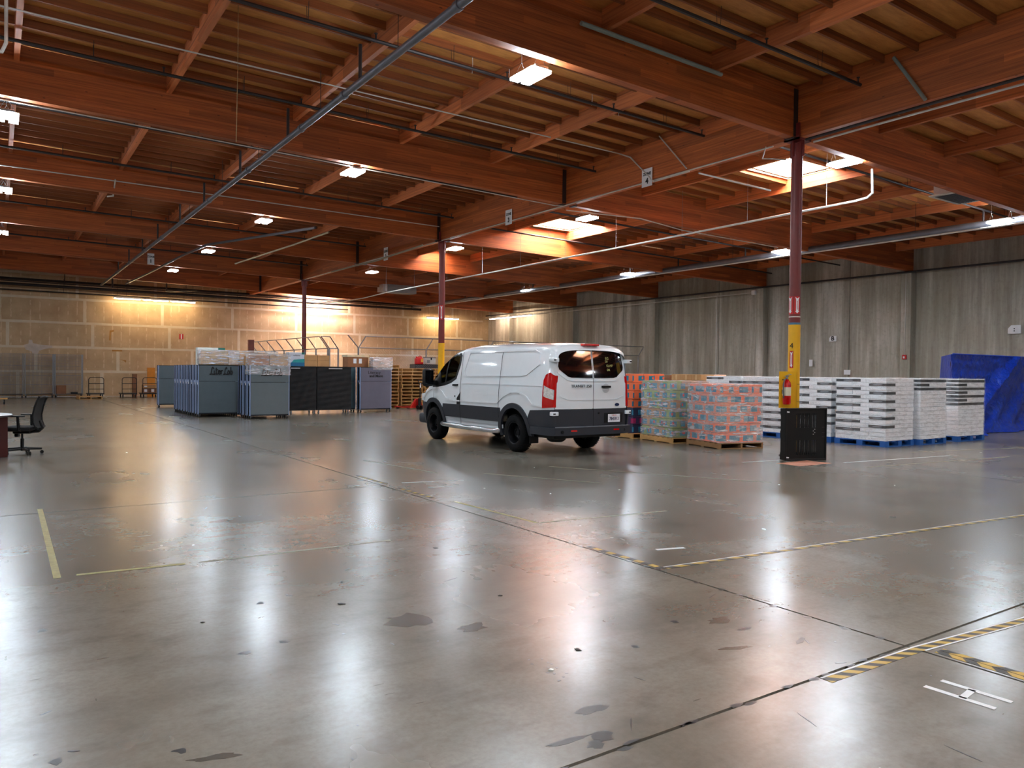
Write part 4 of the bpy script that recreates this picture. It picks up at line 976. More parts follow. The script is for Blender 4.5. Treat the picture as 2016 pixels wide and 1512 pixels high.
load_trays('rear pallet of mixed printed cartons partly hidden by the van', corner_to_center(12.58, 13.42, 1.05, 1.2, rot3), rot3, 1.05, 1.2, 7, .204,
           lambda k, i, j, r: P_NV if k == 0 else P_MG if k == 1 else P_NV if k == 2 else P_ORD, 6, BOARD, wrap=False)
# white paper cartons with dark bands on blue pallets
BLUEP = unit('blue_pallet_board', mat('blue_pallet_paint', (30, 92, 168), .55, var=.15))
def m_white_carton(name, band, marks=True):
    t = NT(name); tc = t.position(True); sep = t.n('ShaderNodeSeparateXYZ'); t.l(tc, sep.inputs[0])
    g = t.noise(60, t.mapped((1, 1, 3.2), True), 2, .5); g2 = t.noise(5, t.mapped((1, 1, 5), True), 2)
    c = t.mix(t.math('MULTIPLY', t.math('MULTIPLY', t.math('GREATER_THAN', g, .60), t.math('GREATER_THAN', g2, .47)), .55 if marks else 0), lin((240, 244, 248)), lin((110, 118, 126)))
    if band:
        z0 = t.math('LESS_THAN', t.math('ABSOLUTE', t.math('SUBTRACT', sep.outputs['Z'], -.008)), .030)
        el = t.math('ADD', t.math('POWER', t.math('MULTIPLY', sep.outputs['Y'], 8.5), 2), t.math('POWER', t.math('MULTIPLY', t.math('ADD', sep.outputs['Z'], .008), 60), 2))
        bc = t.mix(t.math('LESS_THAN', el, 1.0), lin((26, 30, 36)), lin((120, 124, 130)))
        c = t.mix(t.math('MULTIPLY', z0, t.math('LESS_THAN', sep.outputs['Z'], .0474)), c, bc)
    t.l(c, t.b.inputs['Base Color']); t.b.inputs['Roughness'].default_value = .45; t.b.inputs['Coat Weight'].default_value = .3; return t.m
WC0 = m_white_carton('white_carton', False); WC1 = m_white_carton('banded_carton', True)
def white_load(label, x0, x1, y0, y1, seed, layers=15, H=1.385, rule=None, zoff=.13, wrap=True):
    cx_, cy_ = (x0+x1)/2, (y0+y1)/2; W, L = x1-x0, y1-y0
    t = thing('pallet_load', label, 'pallet of goods', (cx_, cy_, .001), 0, 'wrapped pallets of white cartons'); rnd = random.Random(seed)
    for k in range(5): obm('deck_board', BLUEP, t, loc=(-W/2+.07+k*(W-.14)/4, 0, .119), scale=(.13, L, .02))
    for sx in (-1, 0, 1):
        for sy in (-1, 0, 1): obm('block', BLUEP, t, loc=(sx*(W/2-.07), sy*(L/2-.07), .064), scale=(.14, .14, .09))
    for s in (-1, 0, 1): obm('bottom_board', BLUEP, t, loc=(0, s*(L/2-.06), .0095), scale=(W, .11, .019))
    for s in (-1, 1): obm('bottom_board', BLUEP, t, loc=(s*(W/2-.06), 0, .0095), scale=(.11, L-.24, .0188))
    h = H/layers; a, b = W-.03, L-.03
    for k in range(layers):
        nx, ny = (3, 3) if k % 2 else (4, 2)
        jx = rnd.uniform(-.008, .008); jy = rnd.uniform(-.008, .008)
        for i in range(nx):
            for j in range(ny):
                if 0 < i < nx-1 and 0 < j < ny-1: continue
                m = WC1 if rule(k, i, j, nx, ny, rnd) else WC0
                me = carton_mesh((m.name, nx, round(W, 2), round(L, 2), layers), a/nx-.005, b/ny-.005, h-.004, m, .004)
                obm('carton', me, t, loc=(-a/2+(i+.5)*a/nx+jx, -b/2+(j+.5)*b/ny+jy, zoff+(k+.5)*h))
    if wrap: wrapbox(t, -W/2+.003, W/2-.003, -L/2+.003, L/2-.003, .131, zoff+H+.012, seed, .007, m=WRAP2)
    return t
def side_rule(k, i, j, nx, ny, r): return i == 0 and ((k % 2 == 1 and j == 0) or (k % 2 == 0 and j == ny-1)) and k > 1
def front_top(n): return lambda k, i, j, nx, ny, r: k >= n and k % 2 == 0 or (k >= n and i == 0)
white_load('white-carton pallet nearest the camera, corner toward the column', 16.08, 17.24, 9.17, 10.40, 11, rule=side_rule)
white_load('white-carton pallet seen through the gap right of the column', 16.1, 17.26, 10.5, 11.7, 12, rule=side_rule)
white_load('white-carton pallet seen between the orange load and the column', 16.08, 17.24, 11.85, 13.05, 13, rule=lambda k, i, j, nx, ny, r: i == 0 and k % 2 == 1)
white_load('farthest white-carton pallet, above the orange load', 16.2, 17.36, 13.2, 14.4, 14, rule=side_rule)
white_load('white-carton pallet second from the left facing the camera', 17.33, 18.50, 9.08, 10.28, 15, rule=front_top(12))
white_load('white-carton pallet beside the blue tarp with many dark bands', 19.1, 20.42, 9.1, 10.3, 16, rule=front_top(8))
for x, y, s in ((17.4, 10.5, 17), (17.4, 11.8, 18)):
    pass
# brown cartons loaded behind the wrapped pallets
def brown_load(label, x0, x1, y0, y1, boxes, ztop):
    t = thing('pallet_load', label, 'pallet of goods', ((x0+x1)/2, (y0+y1)/2, .001), 0, 'pallets of brown cartons')
    W, L = x1-x0, y1-y0
    for s in (-1, 0, 1): obm('stringer', BOARD, t, loc=(s*(W/2-.02), 0, .062), scale=(.038, L, .09))
    for k in range(6): obm('deck_board', BOARD, t, loc=(0, -L/2+.06+k*(L-.12)/5, .117), scale=(W, .1, .017))
    for k in (0, 3, 5): obm('bottom_board', BOARD, t, loc=(0, -L/2+.06+k*(L-.12)/5, .009), scale=(W, .1, .016))
    for (a0, a1, b0, b1, z0, z1, m) in boxes:
        c = ob('carton', bx(B(), a0, a1, b0, b1, z0+.002, z1-.002, bev=.006), m, t)
        ob('packing_tape', bx(B(), a0-.002, a0+.0, (b0+b1)/2-.03, (b0+b1)/2+.03, z0+.01, z1-.01), mat('packing_tape', (196, 160, 116), .35), c)
    return t
def grid_boxes(W, L, levels, ny, mats, seed):
    r = random.Random(seed); out = []; z = .127
    for h in levels:
        for i in range(2):
            for j in range(ny): out.append((-W/2+i*W/2+.004, -W/2+(i+1)*W/2-.004, -L/2+j*L/ny+.004, -L/2+(j+1)*L/ny-.004, z, z+h, r.choice(mats)))
        z += h
    return out
yy = 14.55
for lab, L, lv, ny, ms in (('brown-carton pallet next to the white stacks, pale boxes on top', 1.15, (.36, .36, .36, .18, .17), 3, [KRAFT, KRAFTP]), ('brown-carton pallet with small labelled boxes on top', 1.0, (.36, .36, .36, .2, .13), 2, [KRAFTD, KRAFTD, KRAFT]),
                          ('brown-carton pallet with dark boxes above the orange load', 1.1, (.36, .36, .36, .33), 2, [KRAFTD]), ('pale pink carton pallet above the green load', 1.15, (.36, .36, .36, .35), 2, [mat('pinkish_card', (240, 206, 204), .7, var=.05)]), ('brown-carton pallet just right of the van tail', 1.15, (.36, .36, .36, .35), 3, [KRAFTP, KRAFT])):
    W = 1.05; x0 = 16.2+(yy-14.55)*.02; t = brown_load(lab, x0, x0+W, yy, yy+L, grid_boxes(W, L-.03, lv, ny, ms, int(yy*10)), 1.5)
    if 'small labelled' in lab or 'dark boxes' in lab: ob('shipping_label', bx(B(), -W/2-.004, -W/2-.001, -.1, .05, 1.25, 1.4), WHITE, t)
    yy += L+.06

# ================================================================== BLUE TARP over a covered load
rnd = random.Random(4)
def m_tarp():
    t = NT('blue_tarp'); n1 = t.noise(2.2, t.mapped((1, 1, 1)), 5, .65)
    t.l(t.ramp(n1, [(.3, lin((6, 36, 140))), (.7, lin((18, 66, 186)))]), t.b.inputs['Base Color']); t.b.inputs['Roughness'].default_value = .28
    v = t.n('ShaderNodeTexVoronoi', feature='DISTANCE_TO_EDGE'); v.inputs['Scale'].default_value = 3.2; t.l(t.mapped((1, 1, 1.2)), v.inputs['Vector'])
    t.bump(t.math('ADD', t.math('MULTIPLY', v.outputs['Distance'], .5), n1), 1.0, .12); return t.m
tp = thing('covered_load', 'large load hidden under a glossy crumpled blue tarp at the right edge', 'tarp', (22.3, 10.5, 0))
bm = B(); NX, NZ = 90, 44
def tz(u, v):
    # front sheet: u across, v 0 top .. 1 floor
    z = 2.18*(1-v); fold = .05*math.sin(u*9+3*v)+.03*math.sin(u*23+v*5)
    d = Vector((u*3.2, 10.2, z)); k = max(0, v-.45)
    y = -.12*v-.5*k*k*(1+.6*math.sin(u*7))-fold*(.25+v)
    y += .16*math.exp(-((u*1.6+v-1.15)/.06)**2)*-1
    y += .012*math.sin(z*3*2*PI)*(1 if v < .6 else .3)-.5*max(0, v-.7)*(1-u)*abs(math.sin(u*11+v*9))-.05*math.sin(u*31+v*17)*v
    x = u*5.4-.30*v*v*(1-u)+(0 if u > .02 else -.05*v)
    if v > .9: y -= .25*(v-.9)*10*(.5+.5*math.sin(u*14))
    return (x-.75, y, max(z, .015)+(.10*(.5+.5*math.sin(u*19))*(v > .85)*(1-v)*6))
g = [[bm.verts.new(tz(i/NX, j/NZ)) for i in range(NX+1)] for j in range(NZ+1)]
for a, b in zip(g, g[1:]):
    for i in range(NX): bm.faces.new((a[i], a[i+1], b[i+1], b[i]))
back = [bm.verts.new((v.co.x+2.3*(1-i/NX), 1.35, v.co.z+.01)) for i, v in enumerate(g[0])]; bk2 = [bm.verts.new((v.co.x+2.3*(1-i/NX), 1.45, .02)) for i, v in enumerate(g[0])]
for i in range(NX): bm.faces.new((g[0][i+1], g[0][i], back[i], back[i+1])); bm.faces.new((back[i+1], back[i], bk2[i], bk2[i+1]))
# left side drape
sd = []
for j in range(NZ+1):
    p = g[j][0].co; sd.append([g[j][0]]+[bm.verts.new((p.x+2.3*k/8-.18*(j/NZ)*math.sin(PI*k/8)-.10*(j/NZ), p.y+(1.4-p.y)*k/8, p.z)) for k in range(1, 9)])
for a, b in zip(sd, sd[1:]):
    for k in range(8): bm.faces.new((a[k], a[k+1], b[k+1], b[k]))
ob('tarp_sheet', bm, m_tarp(), tp, smooth=True)
ob('hidden_cartons', prism(B(), [(-.6, .08), (4.5, .08), (4.5, 1.3), (1.65, 1.3)], 0, 2.1), KRAFTD, tp)
for u0, u1 in ((-.7, 4.5),):
    ob('tarp_hem', tube(B(), [(u0, -.03, 2.19), (u1, -.03, 2.19)], .016, 8), mat('tarp_hem_blue', (16, 64, 190), .35), tp)

# ================================================================== BLACK PLASTIC PALLET standing on edge
bp_ = thing('plastic_pallet', 'black plastic pallet standing on edge against the near column', 'pallet', (11.87, 8.66, 0), math.radians(-17))
bm = B(); W, H, Tt_ = .90, .96, .045
SL = {3: 1, 5: 1, 6: 1, 9: 1, 11: 1, 13: 1, 15: 1, 18: 1, 19: 1, 21: 1}
cols = [0]; x = 0
# solid parts between slots
slots = [(.245, .262), (.285, .300), (.320, .338), (.372, .388), (.418, .436), (.462, .478), (.503, .520), (.585, .603), (.622, .640), (.658, .676)]
xprev = 0
for a, b in slots: bx(bm, xprev, a, 0, .02, 0.01, H-.01); xprev = b
bx(bm, xprev, W, 0, .02, .01, H-.01)
for a, b in slots:
    bx(bm, a, b, 0, .02, 0.01, .10); bx(bm, a, b, 0, .02, .37, .60); bx(bm, a, b, 0, .02, .86, H-.01)
deck = ob('deck_plate', bm, BLACK, bp_)
bm = B(); bx(bm, 0, W, -.012, .012, .0, .03, bev=.006); bx(bm, 0, W, -.012, .012, H-.03, H, bev=.006); bx(bm, 0, .03, -.012, .012, 0, H, bev=.006); bx(bm, W-.03, W, -.012, .012, 0, H, bev=.006); ob('rim_bead', bm, BLACK, bp_)
ob('side_wall', bx(B(), 0, .02, .02, .13, .01, H-.01), BLACK, bp_)
for x0 in (.02, .38, .755):
    for z0 in (.0, .40, .81): ob('foot_block', bx(B(), x0+.005, x0+.145, .021, .13, z0+.005, z0+.145, bev=.01), BLACK, bp_)
for z0 in (.01, .41, .82): ob('runner', bx(B(), 0.005, W-.005, .131, .15, z0, z0+.13), BLACK, bp_)
for z0 in (.06, .89): ob('corner_sticker', prism(B(), [(.03, z0-.012), (.085, z0-.015), (.09, z0+.005), (.035, z0+.012)], 0, .002, T(0, -.001, 0) @ FACE_MY), WHITE, bp_)
for k in range(4): ob('grip_insert', bx(B(), .60+.03*(k % 2), .62+.03*(k % 2), -.004, .0, .47+.03*k, .485+.03*k), mat('grey_insert', (150, 150, 152), .5), bp_)
for z0 in (.6, .5, .42): ob('moulded_rib', bx(B(), .80, .86, -.004, .0, z0, z0+.008), mat('rib_black', (34, 34, 36), .4), bp_)

# ================================================================== ROLLING DISPLAY CARTS
SLATE = mat('slate_panel', (78, 90, 96), .55, var=.06); PURP = mat('purple_grey_panel', (92, 92, 108), .55, var=.06)
POST = mat('pale_blue_aluminium', (158, 178, 218), .3, .35, var=.05); DKB = mat('dark_navy_panel', (20, 24, 36), .6)
def stroke(parent, pts, r, m, name): return ob(name, tube(B(), pts, r, 6), m, parent)
def script_word(parent, x0, z0, s, y, m):
    """hand-lettered script word drawn as raised strokes: L i t e r l a b"""
    L = {'L': [[(0, .02), (.10, 0), (.22, .12), (.26, .5), (.32, .85), (.42, .95), (.5, .85), (.46, .7)], [(.1, .0), (.3, .06), (.5, 0), (.6, .06)]],
         'i': [[(.0, .5), (.0, .1), (.08, 0), (.18, .1)], [(.0, .7), (.01, .74)]], 't': [[(.04, .9), (.04, .12), (.12, 0), (.24, .1)], [(-.08, .6), (.26, .62)]],
         'e': [[(0, .26), (.22, .32), (.2, .5), (.06, .5), (0, .3), (.04, .06), (.18, .0), (.3, .12)]], 'r': [[(0, .5), (.04, .44), (.04, .0)], [(.04, .4), (.14, .5), (.24, .48)]],
         'l': [[(.04, 1), (.04, .1), (.12, 0), (.22, .1)]], 'a': [[(.26, .42), (.12, .5), (0, .28), (.08, .02), (.24, .14), (.26, .48), (.28, .1), (.36, .02)]], 'b': [[(.02, 1), (.02, .05), (.16, 0), (.26, .22), (.18, .46), (.04, .34)]]}
    x = x0; word = 'LiterLab'
    for ch in word:
        for st in L[ch]:
            stroke(parent, [(x+a*s+.14*b*s*0, y, z0+b*s) for a, b in st], s*.075, m, 'letter_stroke')
        x += s*{'L': .60, 'i': .24, 't': .30, 'e': .34, 'r': .28, 'l': .24, 'a': .40, 'b': .34}[ch]
def make_cart(W, panel, label, nm='display_cart', D=.34, H=1.70):
    t = thing(nm, label, 'cart')
    ob('lower_panel', bx(B(), .03, W-.025, -.005, .02, .14, 1.16, bev=.003), panel, t)
    ob('upper_panel', bx(B(), .03, W-.025, -.008, .02, 1.17, H-.02, bev=.003), panel, t)
    ob('top_panel', bx(B(), .0, W, 0, D, H-.02, H, bev=.003), DKB, t)
    ob('back_panel', bx(B(), .03, W-.01, D-.03, D-.01, .14, H-.02), DKB, t)
    for x in (0, W-.022):
        for y in (.0, D-.07): ob('post', bx(B(), x-.003, x+.022, y, y+.07, .1, H-.0, bev=.004), POST, t)
        ob('side_rail', bx(B(), x+.003, x+.02, .07, D-.07, 1.12, 1.2), POST, t)
        ob('latch', bx(B(), x-.012, x+.0, .03, .09, 1.06, 1.13, bev=.004), WHITE, t)
    ob('base_frame', bx(B(), .0, W, .03, D, .1, .14), DKB, t)
    for x in (.05, W-.06):
        for y in (.05, D-.05):
            c = ob('caster', cyl(B(), (x-.016, y, .045), (x+.016, y, .045), .045, 14), BLACK, t, smooth=True)
            ob('caster_fork', bx(bx(B(), x-.026, x-.018, y-.02, y+.02, .03, .1), x+.018, x+.026, y-.02, y+.02, .03, .1), STEEL, c)
    return t
ca = make_cart(1.27, SLATE, '')
names = ['front slate cart with black script lettering in the left group', 'second cart behind the lettered left cart, pale posts showing', 'third cart in the row behind the lettered left cart', 'fourth cart in the row behind the lettered left cart', 'fifth cart in the row behind the lettered left cart', 'sixth cart in the row behind the lettered left cart', 'seventh cart in the row behind the lettered left cart', 'eighth cart in the row behind the lettered left cart', 'last cart of the tight row behind the lettered left cart']
for k, lb in enumerate(names): place(ca, USED, (5.40+random.uniform(-.01, .015), 26.0+k*.46, 0), 0, lb, 'rolling carts parked in rows')
place(ca, USED, (5.42, 33.4, 0), 0, 'slate cart standing alone at the left behind the tight row', 'rolling carts parked in rows')
cb = make_cart(1.25, mat('grey_green_panel', (96, 108, 112), .5, var=.05), '')
for k, lb in enumerate(['front grey-green cart wrapped at the top, right of the lettered cart', 'second cart behind the wrapped grey-green cart', 'third cart behind the wrapped grey-green cart']): place(cb, USED, (6.6, 24.4+k*.43, 0), 0, lb, 'rolling carts parked in rows')
cc = make_cart(1.28, PURP, 'purple-grey cart with black lettering beside the pallet stacks'); place(cc, USED, (11.29, 26.8, 0), 0, 'purple-grey cart with black lettering beside the pallet stacks', 'rolling carts parked in rows')
cd_ = make_cart(.42, mat('teal_dark_panel', (58, 82, 90), .5), ''); place(cd_, USED, (10.86, 27.2, 0), 0, 'narrow dark teal cart squeezed between black cover and purple cart', None)
w1 = thing('cart_lettering', 'black script lettering on the front cart of the left group', 'lettering', (0, 0, 0)); script_word(w1, 5.74, 1.40, .24, 25.985, INK)
w2 = thing('cart_lettering', 'half-covered black script lettering on the wrapped grey-green cart', 'lettering', (0, 0, 0)); script_word(w2, 6.94, 1.38, .22, 24.385, INK)
w3 = thing('cart_lettering', 'two lines of black lettering on the purple-grey cart', 'lettering', (0, 0, 0))
textob('letter_line', 'Literacy', .16, INK, w3, T(11.85, 26.785, 1.50) @ FACE_MY, .002); textob('letter_line', 'and More', .14, INK, w3, T(11.93, 26.785, 1.37) @ FACE_MY, .002, bold=.004)
# carts under black fabric covers
FAB = mat('black_fabric_cover', (9, 9, 12), .8, var=.2, bump=.2)
def cover(x0, x1, y0, label):
    t = thing('covered_cart', label, 'cart', (x0, y0, 0)); W = x1-x0; bm = B(); n = 26
    rnd = random.Random(int(x0*10)); fr = []
    for j in range(n+1):
        z = 1.69-(1.69-.13)*j/n; fr.append([bm.verts.new((W*i/n, .012*math.sin(i*.7+j*.5)+.010*math.sin(j*1.9+i*.22)-.01*math.sin(PI*i/n), z)) for i in range(n+1)])
    for a, b in zip(fr, fr[1:]):
        for i in range(n): bm.faces.new((a[i], a[i+1], b[i+1], b[i]))
    bk = [bm.verts.new((W*i/n, .62, 1.69)) for i in range(n+1)]; bb_ = [bm.verts.new((W*i/n, .62, .13)) for i in range(n+1)]
    for i in range(n): bm.faces.new((fr[0][i+1], fr[0][i], bk[i], bk[i+1])); bm.faces.new((bk[i+1], bk[i], bb_[i], bb_[i+1]))
    for c in (0, n): bm.faces.new([r[c] for r in fr]+[bb_[c], bk[c]])
    ob('fabric_cover', bm, FAB, t, smooth=True)
    ob('cover_piping', tube(B(), [(0, -.0, 1.69), (W, -.0, 1.69)], .01, 6), FAB, t)
    ob('printed_strip', bx(B(), .03 if x0 < 9 else W*.32, .36 if x0 < 9 else W*.72, -.04, -.036, 1.615, 1.645), mat('strip_print', (180, 180, 184), .6), t)
    for x in (.08, W-.08):
        for y in (.08, .52):
            c = ob('caster', cyl(B(), (x-.018, y, .05), (x+.018, y, .05), .05, 14), mat('grey_caster', (150, 152, 158), .4), t, smooth=True)
            ob('caster_fork', bx(B(), x-.02, x+.02, y-.02, y+.02, .09, .13), STEEL, c)
cover(8.53, 9.50, 26.5, 'black fabric covered cart, left of two, under the teal box')
cover(9.53, 10.81, 26.5, 'black fabric covered cart, right and wider of two')
# boxes on the carts
def cbox(x0, x1, y0, y1, z0, z1, m, label, name='cardboard_box', flap=True):
    o = ob(name, bx(B(), x0, x1, y0, y1, z0, z1, bev=.006), m); tag(o, label, 'box', 'boxes on top of the carts')
    if flap:
        ob('packing_tape', bx(B(), x0+.01, x1-.01, (y0+y1)/2-.03, (y0+y1)/2+.03, z1-.001, z1+.002), mat('packing_tape', (196, 160, 116), .35), o)
    return o
zc = 1.7015
cbox(5.48, 6.34, 26.02, 26.33, zc, 2.165, mat('ochre_cardboard', (158, 122, 66), .7), 'large wrapped brown box on the lettered cart')
cbox(6.36, 6.64, 26.02, 26.33, zc, 1.93, KRAFT, 'small brown box beside the large one on the lettered cart')
wb = cbox(5.46, 6.32, 26.4, 26.7, zc, 2.27, mat('white_green_box', (222, 230, 224), .5), 'white box with a green logo corner behind the large brown box', flap=False)
ob('logo_corner', bx(B(), 6.1, 6.322, 26.396, 26.40, 2.19, 2.27), mat('logo_green', (24, 104, 92), .5), wb)
cbox(6.62, 7.20, 24.42, 24.72, zc, 2.01, mat('brown_cardboard_red', (150, 98, 62), .75), 'brown box, left of two under wrap on the grey-green cart')
cbox(7.22, 7.80, 24.42, 24.72, zc, 2.03, KRAFT, 'brown box, right of two under wrap on the grey-green cart')
cbox(6.62, 7.8, 24.85, 25.2, zc, 2.0, KRAFT, 'long brown box behind the pair on the grey-green cart')
cbox(6.7, 7.6, 26.02, 26.5, zc, 2.14, KRAFT, 'wrapped box in the back gap between the two front carts')
obx = bx(B(), 6.7, 7.6, 26.02, 26.5, .05, zc-.0025); tag(ob('display_cart', obx, DKB), 'dark cart hidden behind the grey-green cart row', 'cart')
tb = cbox(8.50, 9.06, 26.52, 26.85, 1.695, 2.19, mat('pale_grey_box', (184, 190, 200), .5), 'white and teal printed box on the left black cart', name='printed_box', flap=False)
ob('teal_band', prism(B(), [(8.6, 1.83), (8.68, 1.93), (9.063, 1.96), (9.063, 1.83)], 0, .003, T(0, 26.519, 0) @ FACE_MY), mat('teal_print', (22, 140, 140), .5), tb)
ob('blue_band', bx(B(), 8.55, 9.063, 26.514, 26.519, 1.70, 1.83), mat('blue_print', (12, 92, 134), .5), tb)
textob('box_lettering', 'reform', .09, INK, tb, T(8.78, 26.516, 2.08) @ FACE_MY, .001); ob('logo_corner', bx(B(), 8.96, 9.062, 26.514, 26.519, 2.12, 2.19), mat('logo_green', (24, 104, 92), .5), tb)
for k, (a, b, l) in enumerate(((9.08, 9.55, 'left'), (9.56, 10.0, 'right'))):
    for j, (z0, z1, p) in enumerate(((1.695, 1.895, 'lower'), (1.899, 2.10, 'upper'))): cbox(a, b, 26.55, 26.95, z0, z1, KRAFT, '%s %s brown box of four right of the teal box' % (p, l))
b5 = cbox(10.97, 11.80, 27.25, 27.75, zc, 2.12, mat('brown_cardboard_red', (150, 98, 62), .75), 'large brown box with white labels on the teal and purple carts')
ob('box_lid', bx(B(), 10.95, 11.82, 27.23, 27.77, 2.08, 2.16), mat('cream_card', (212, 196, 160), .7), b5); 
for x in (11.2, 11.42): ob('shipping_label', bx(B(), x, x+.12, 27.245, 27.249, 1.84, 2.02), WHITE, b5)
cbox(11.83, 12.53, 26.84, 27.12, zc, 2.04, mat('pinkish_wrapped_card', (186, 160, 150), .6), 'pinkish wrapped box on the purple-grey cart')
def wrap_thing(label, x0, x1, y0, y1, z0, z1, seed, amp=.02):
    o = wrapbox(None, x0, x1, y0, y1, z0, z1, seed, amp, 'stretch_wrap'); return tag(o, label, 'wrap')
wrap_thing('clear wrap round the brown boxes on the lettered cart', 5.44, 6.66, 25.96, 26.36, 1.72, 2.19, 21)
wrap_thing('shiny clear wrap over boxes and top of the grey-green cart', 6.57, 7.86, 24.36, 24.78, 1.40, 2.06, 22, .025)
wrap_thing('clear wrap stretched over the boxes behind the front carts', 6.45, 7.95, 25.95, 26.55, 1.72, 2.19, 23, .025)
wrap_thing('loose clear wrap on the purple-grey cart boxes', 11.80, 12.60, 26.78, 27.16, 1.60, 2.08, 24, .03)

# ================================================================== CHAIN LINK FENCE ENCLOSURE
def fence_panel(t, p0, p1, h, arm, nposts, armdir, mesh=True):
    p0 = Vector(p0); p1 = Vector(p1); d = p1-p0
    for k in range(nposts):
        p = p0+d*k/(nposts-1); bm = B(); cyl(bm, p, p+Vector((0, 0, h)), .036, 10); ob('post', bm, STEEL, t, smooth=True)
        bm = B(); cyl(bm, p+Vector((0, 0, h-.02)), p+Vector((0, 0, h))+armdir, .024, 8); ob('outrigger_arm', bm, STEEL, t, smooth=True)
    ob('top_rail', cyl(B(), p0+Vector((0, 0, h)), p1+Vector((0, 0, h)), .022, 8), STEEL, t, smooth=True)
    ob('outrigger_rail', cyl(B(), p0+Vector((0, 0, h))+armdir, p1+Vector((0, 0, h))+armdir, .020, 8), STEEL, t, smooth=True)
    if mesh:
        bm = B(); L = d.length; u = d.normalized(); s = .12; x = -h
        while x < L:
            for sg in (0, 1):
                a0, a1 = max(0, x), min(L, x+h)
                if a1 > a0:
                    z0, z1 = a0-x, a1-x
                    if sg: z0, z1 = h-z0, h-z1
                    A = p0+u*a0+Vector((0, 0, z0)); Bp = p0+u*a1+Vector((0, 0, z1)); tube(bm, [A, Bp], .0022, 3, caps=False)
            x += s
        ob('chain_link_mesh', bm, STEEL, t, kind='stuff')
f1 = thing('chain_link_fence', 'long chain link fence with slanted top arms behind the van', 'fence', (0, 0, 0))
fence_panel(f1, (13.05, 31.2, 0), (29.6, 31.2, 0), 2.57, .5, 6, Vector((.30, -.1, .50)))
ob('gate_arm', cyl(B(), (13.05, 31.2, 2.57), (12.5, 31.0, 3.08), .026, 8), STEEL, f1)
f2 = thing('chain_link_fence', 'chain link fence with ladder-like slanted arms above the black carts', 'fence', (0, 0, 0))
fence_panel(f2, (12.5, 33.4, 0), (12.15, 43.4, 0), 2.57, .5, 8, Vector((-.62, -.6, .5)))
f3 = thing('chain_link_gate', 'narrow chain link gate frame right of the ladder-like fence', 'gate', (0, 0, 0))
fence_panel(f3, (12.95, 33.3, 0), (12.56, 33.35, 0), 2.57, .5, 2, Vector((-.62, -.6, .5)), mesh=False)
tag(ob('steel_stub_post', bx(B(), 10.72, 11.0, 39.9, 40.1, 0, 3.1, bev=.01), mat('brown_steel', (120, 60, 48), .5)), 'short brown steel post rising behind the wrapped carts', 'post')

# ================================================================== LEFT WALL SIDE: cages, platform trucks, dolly
def make_cage():
    t = thing('wire_cage_cart', '', 'cage cart'); W, D, H = 1.30, .75, 2.12
    for x in (.02, W-.02):
        for y in (0, D): ob('post', cyl(B(), (x, y, .16), (x, y, H+.16), .018, 8), STEEL, t, smooth=True)
    for z in (.18, .68, 1.15, 1.65, H+.14): ob('shelf_wire', tube(B(), [(.02, 0, z), (W-.02, 0, z), (W-.02, D, z), (.02, D, z)], .010, 6, closed=True), STEEL, t)
    for face in range(3):
        bm = B()
        def P(u, z): return ((.02+u*(W-.04), D, z) if face == 0 else (.02, u*D, z) if face == 1 else (W-.02, u*D, z))
        nu = 22 if face == 0 else 10
        for k in range(1, nu): tube(bm, [P(k/nu, .18), P(k/nu, H+.14)], .006, 3, caps=False)
        for k in range(1, 34): tube(bm, [P(0, .18+k*.062), P(1, .18+k*.062)], .006, 3, caps=False)
        ob('wire_panel', bm, STEEL, t, kind='stuff')
    ob('base_deck', bx(B(), .02, W-.02, 0, D, .15, .175), mat('dark_base', (34, 30, 28), .8), t)
    for x in (.06, W-.06):
        for y in (.06, D-.06):
            c = ob('caster', cyl(B(), (x-.02, y, .06), (x+.02, y, .06), .06, 12), BLACK, t, smooth=True); ob('caster_fork', bx(B(), x-.03, x+.03, y-.02, y+.02, .10, .155), STEEL, c)
    return t
cg = make_cage()
place(cg, USED, (-.12, 46.5, 0), 0, 'wire cage cart at the far left edge against the drywall', 'wire cage carts along the far wall')
place(cg, USED, (1.22, 46.5, 0), 0, 'middle wire cage cart of three against the drywall', 'wire cage carts along the far wall')
place(cg, USED, (2.56, 46.5, 0), 0, 'rightmost wire cage cart holding a brown box', 'wire cage carts along the far wall')
tag(ob('cardboard_box', bx(B(), 2.63, 3.08, 46.6, 47.1, .1765, .62, bev=.006), KRAFTD), 'brown box inside the rightmost wire cage', 'box')
tag(ob('small_tool_case', bx(B(), 3.3, 3.62, 46.7, 47.0, .1765, .27, bev=.02), BLACK), 'small dark case lying inside the rightmost wire cage', 'case')
def make_truck():
    t = thing('platform_truck', '', 'platform truck'); W = .76
    ob('deck', bx(B(), 0, W, 0, 1.2, .18, .23, bev=.01), BLACKM, t)
    bm = B(); pts = [(.03, .03, .2), (.03, .03, .95)]+[(.03+.12*(1-math.cos(a)), .03, .95+.12*math.sin(a)) for a in (.4, .8, 1.2, PI/2)]+[(W-.03-.12*(1-math.cos(a)), .03, .95+.12*math.sin(a)) for a in (PI/2, 1.2, .8, .4)]+[(W-.03, .03, .95), (W-.03, .03, .2)]
    tube(bm, pts, .017, 8); ob('push_handle', bm, BLACKM, t, smooth=True)
    for z in (.46, .74): ob('cross_bar', cyl(B(), (.03, .03, z), (W-.03, .03, z), .015, 8), BLACKM, t)
    for x in (.08, W-.08):
        for y in (.12, 1.08):
            c = ob('caster', cyl(B(), (x-.022, y, .085), (x+.022, y, .085), .085, 16), RUBBER, t, smooth=True)
            ob('caster_fork', bx(B(), x-.032, x+.032, y-.03, y+.03, .13, .18), STEEL, c)
    return t
pt = make_truck()
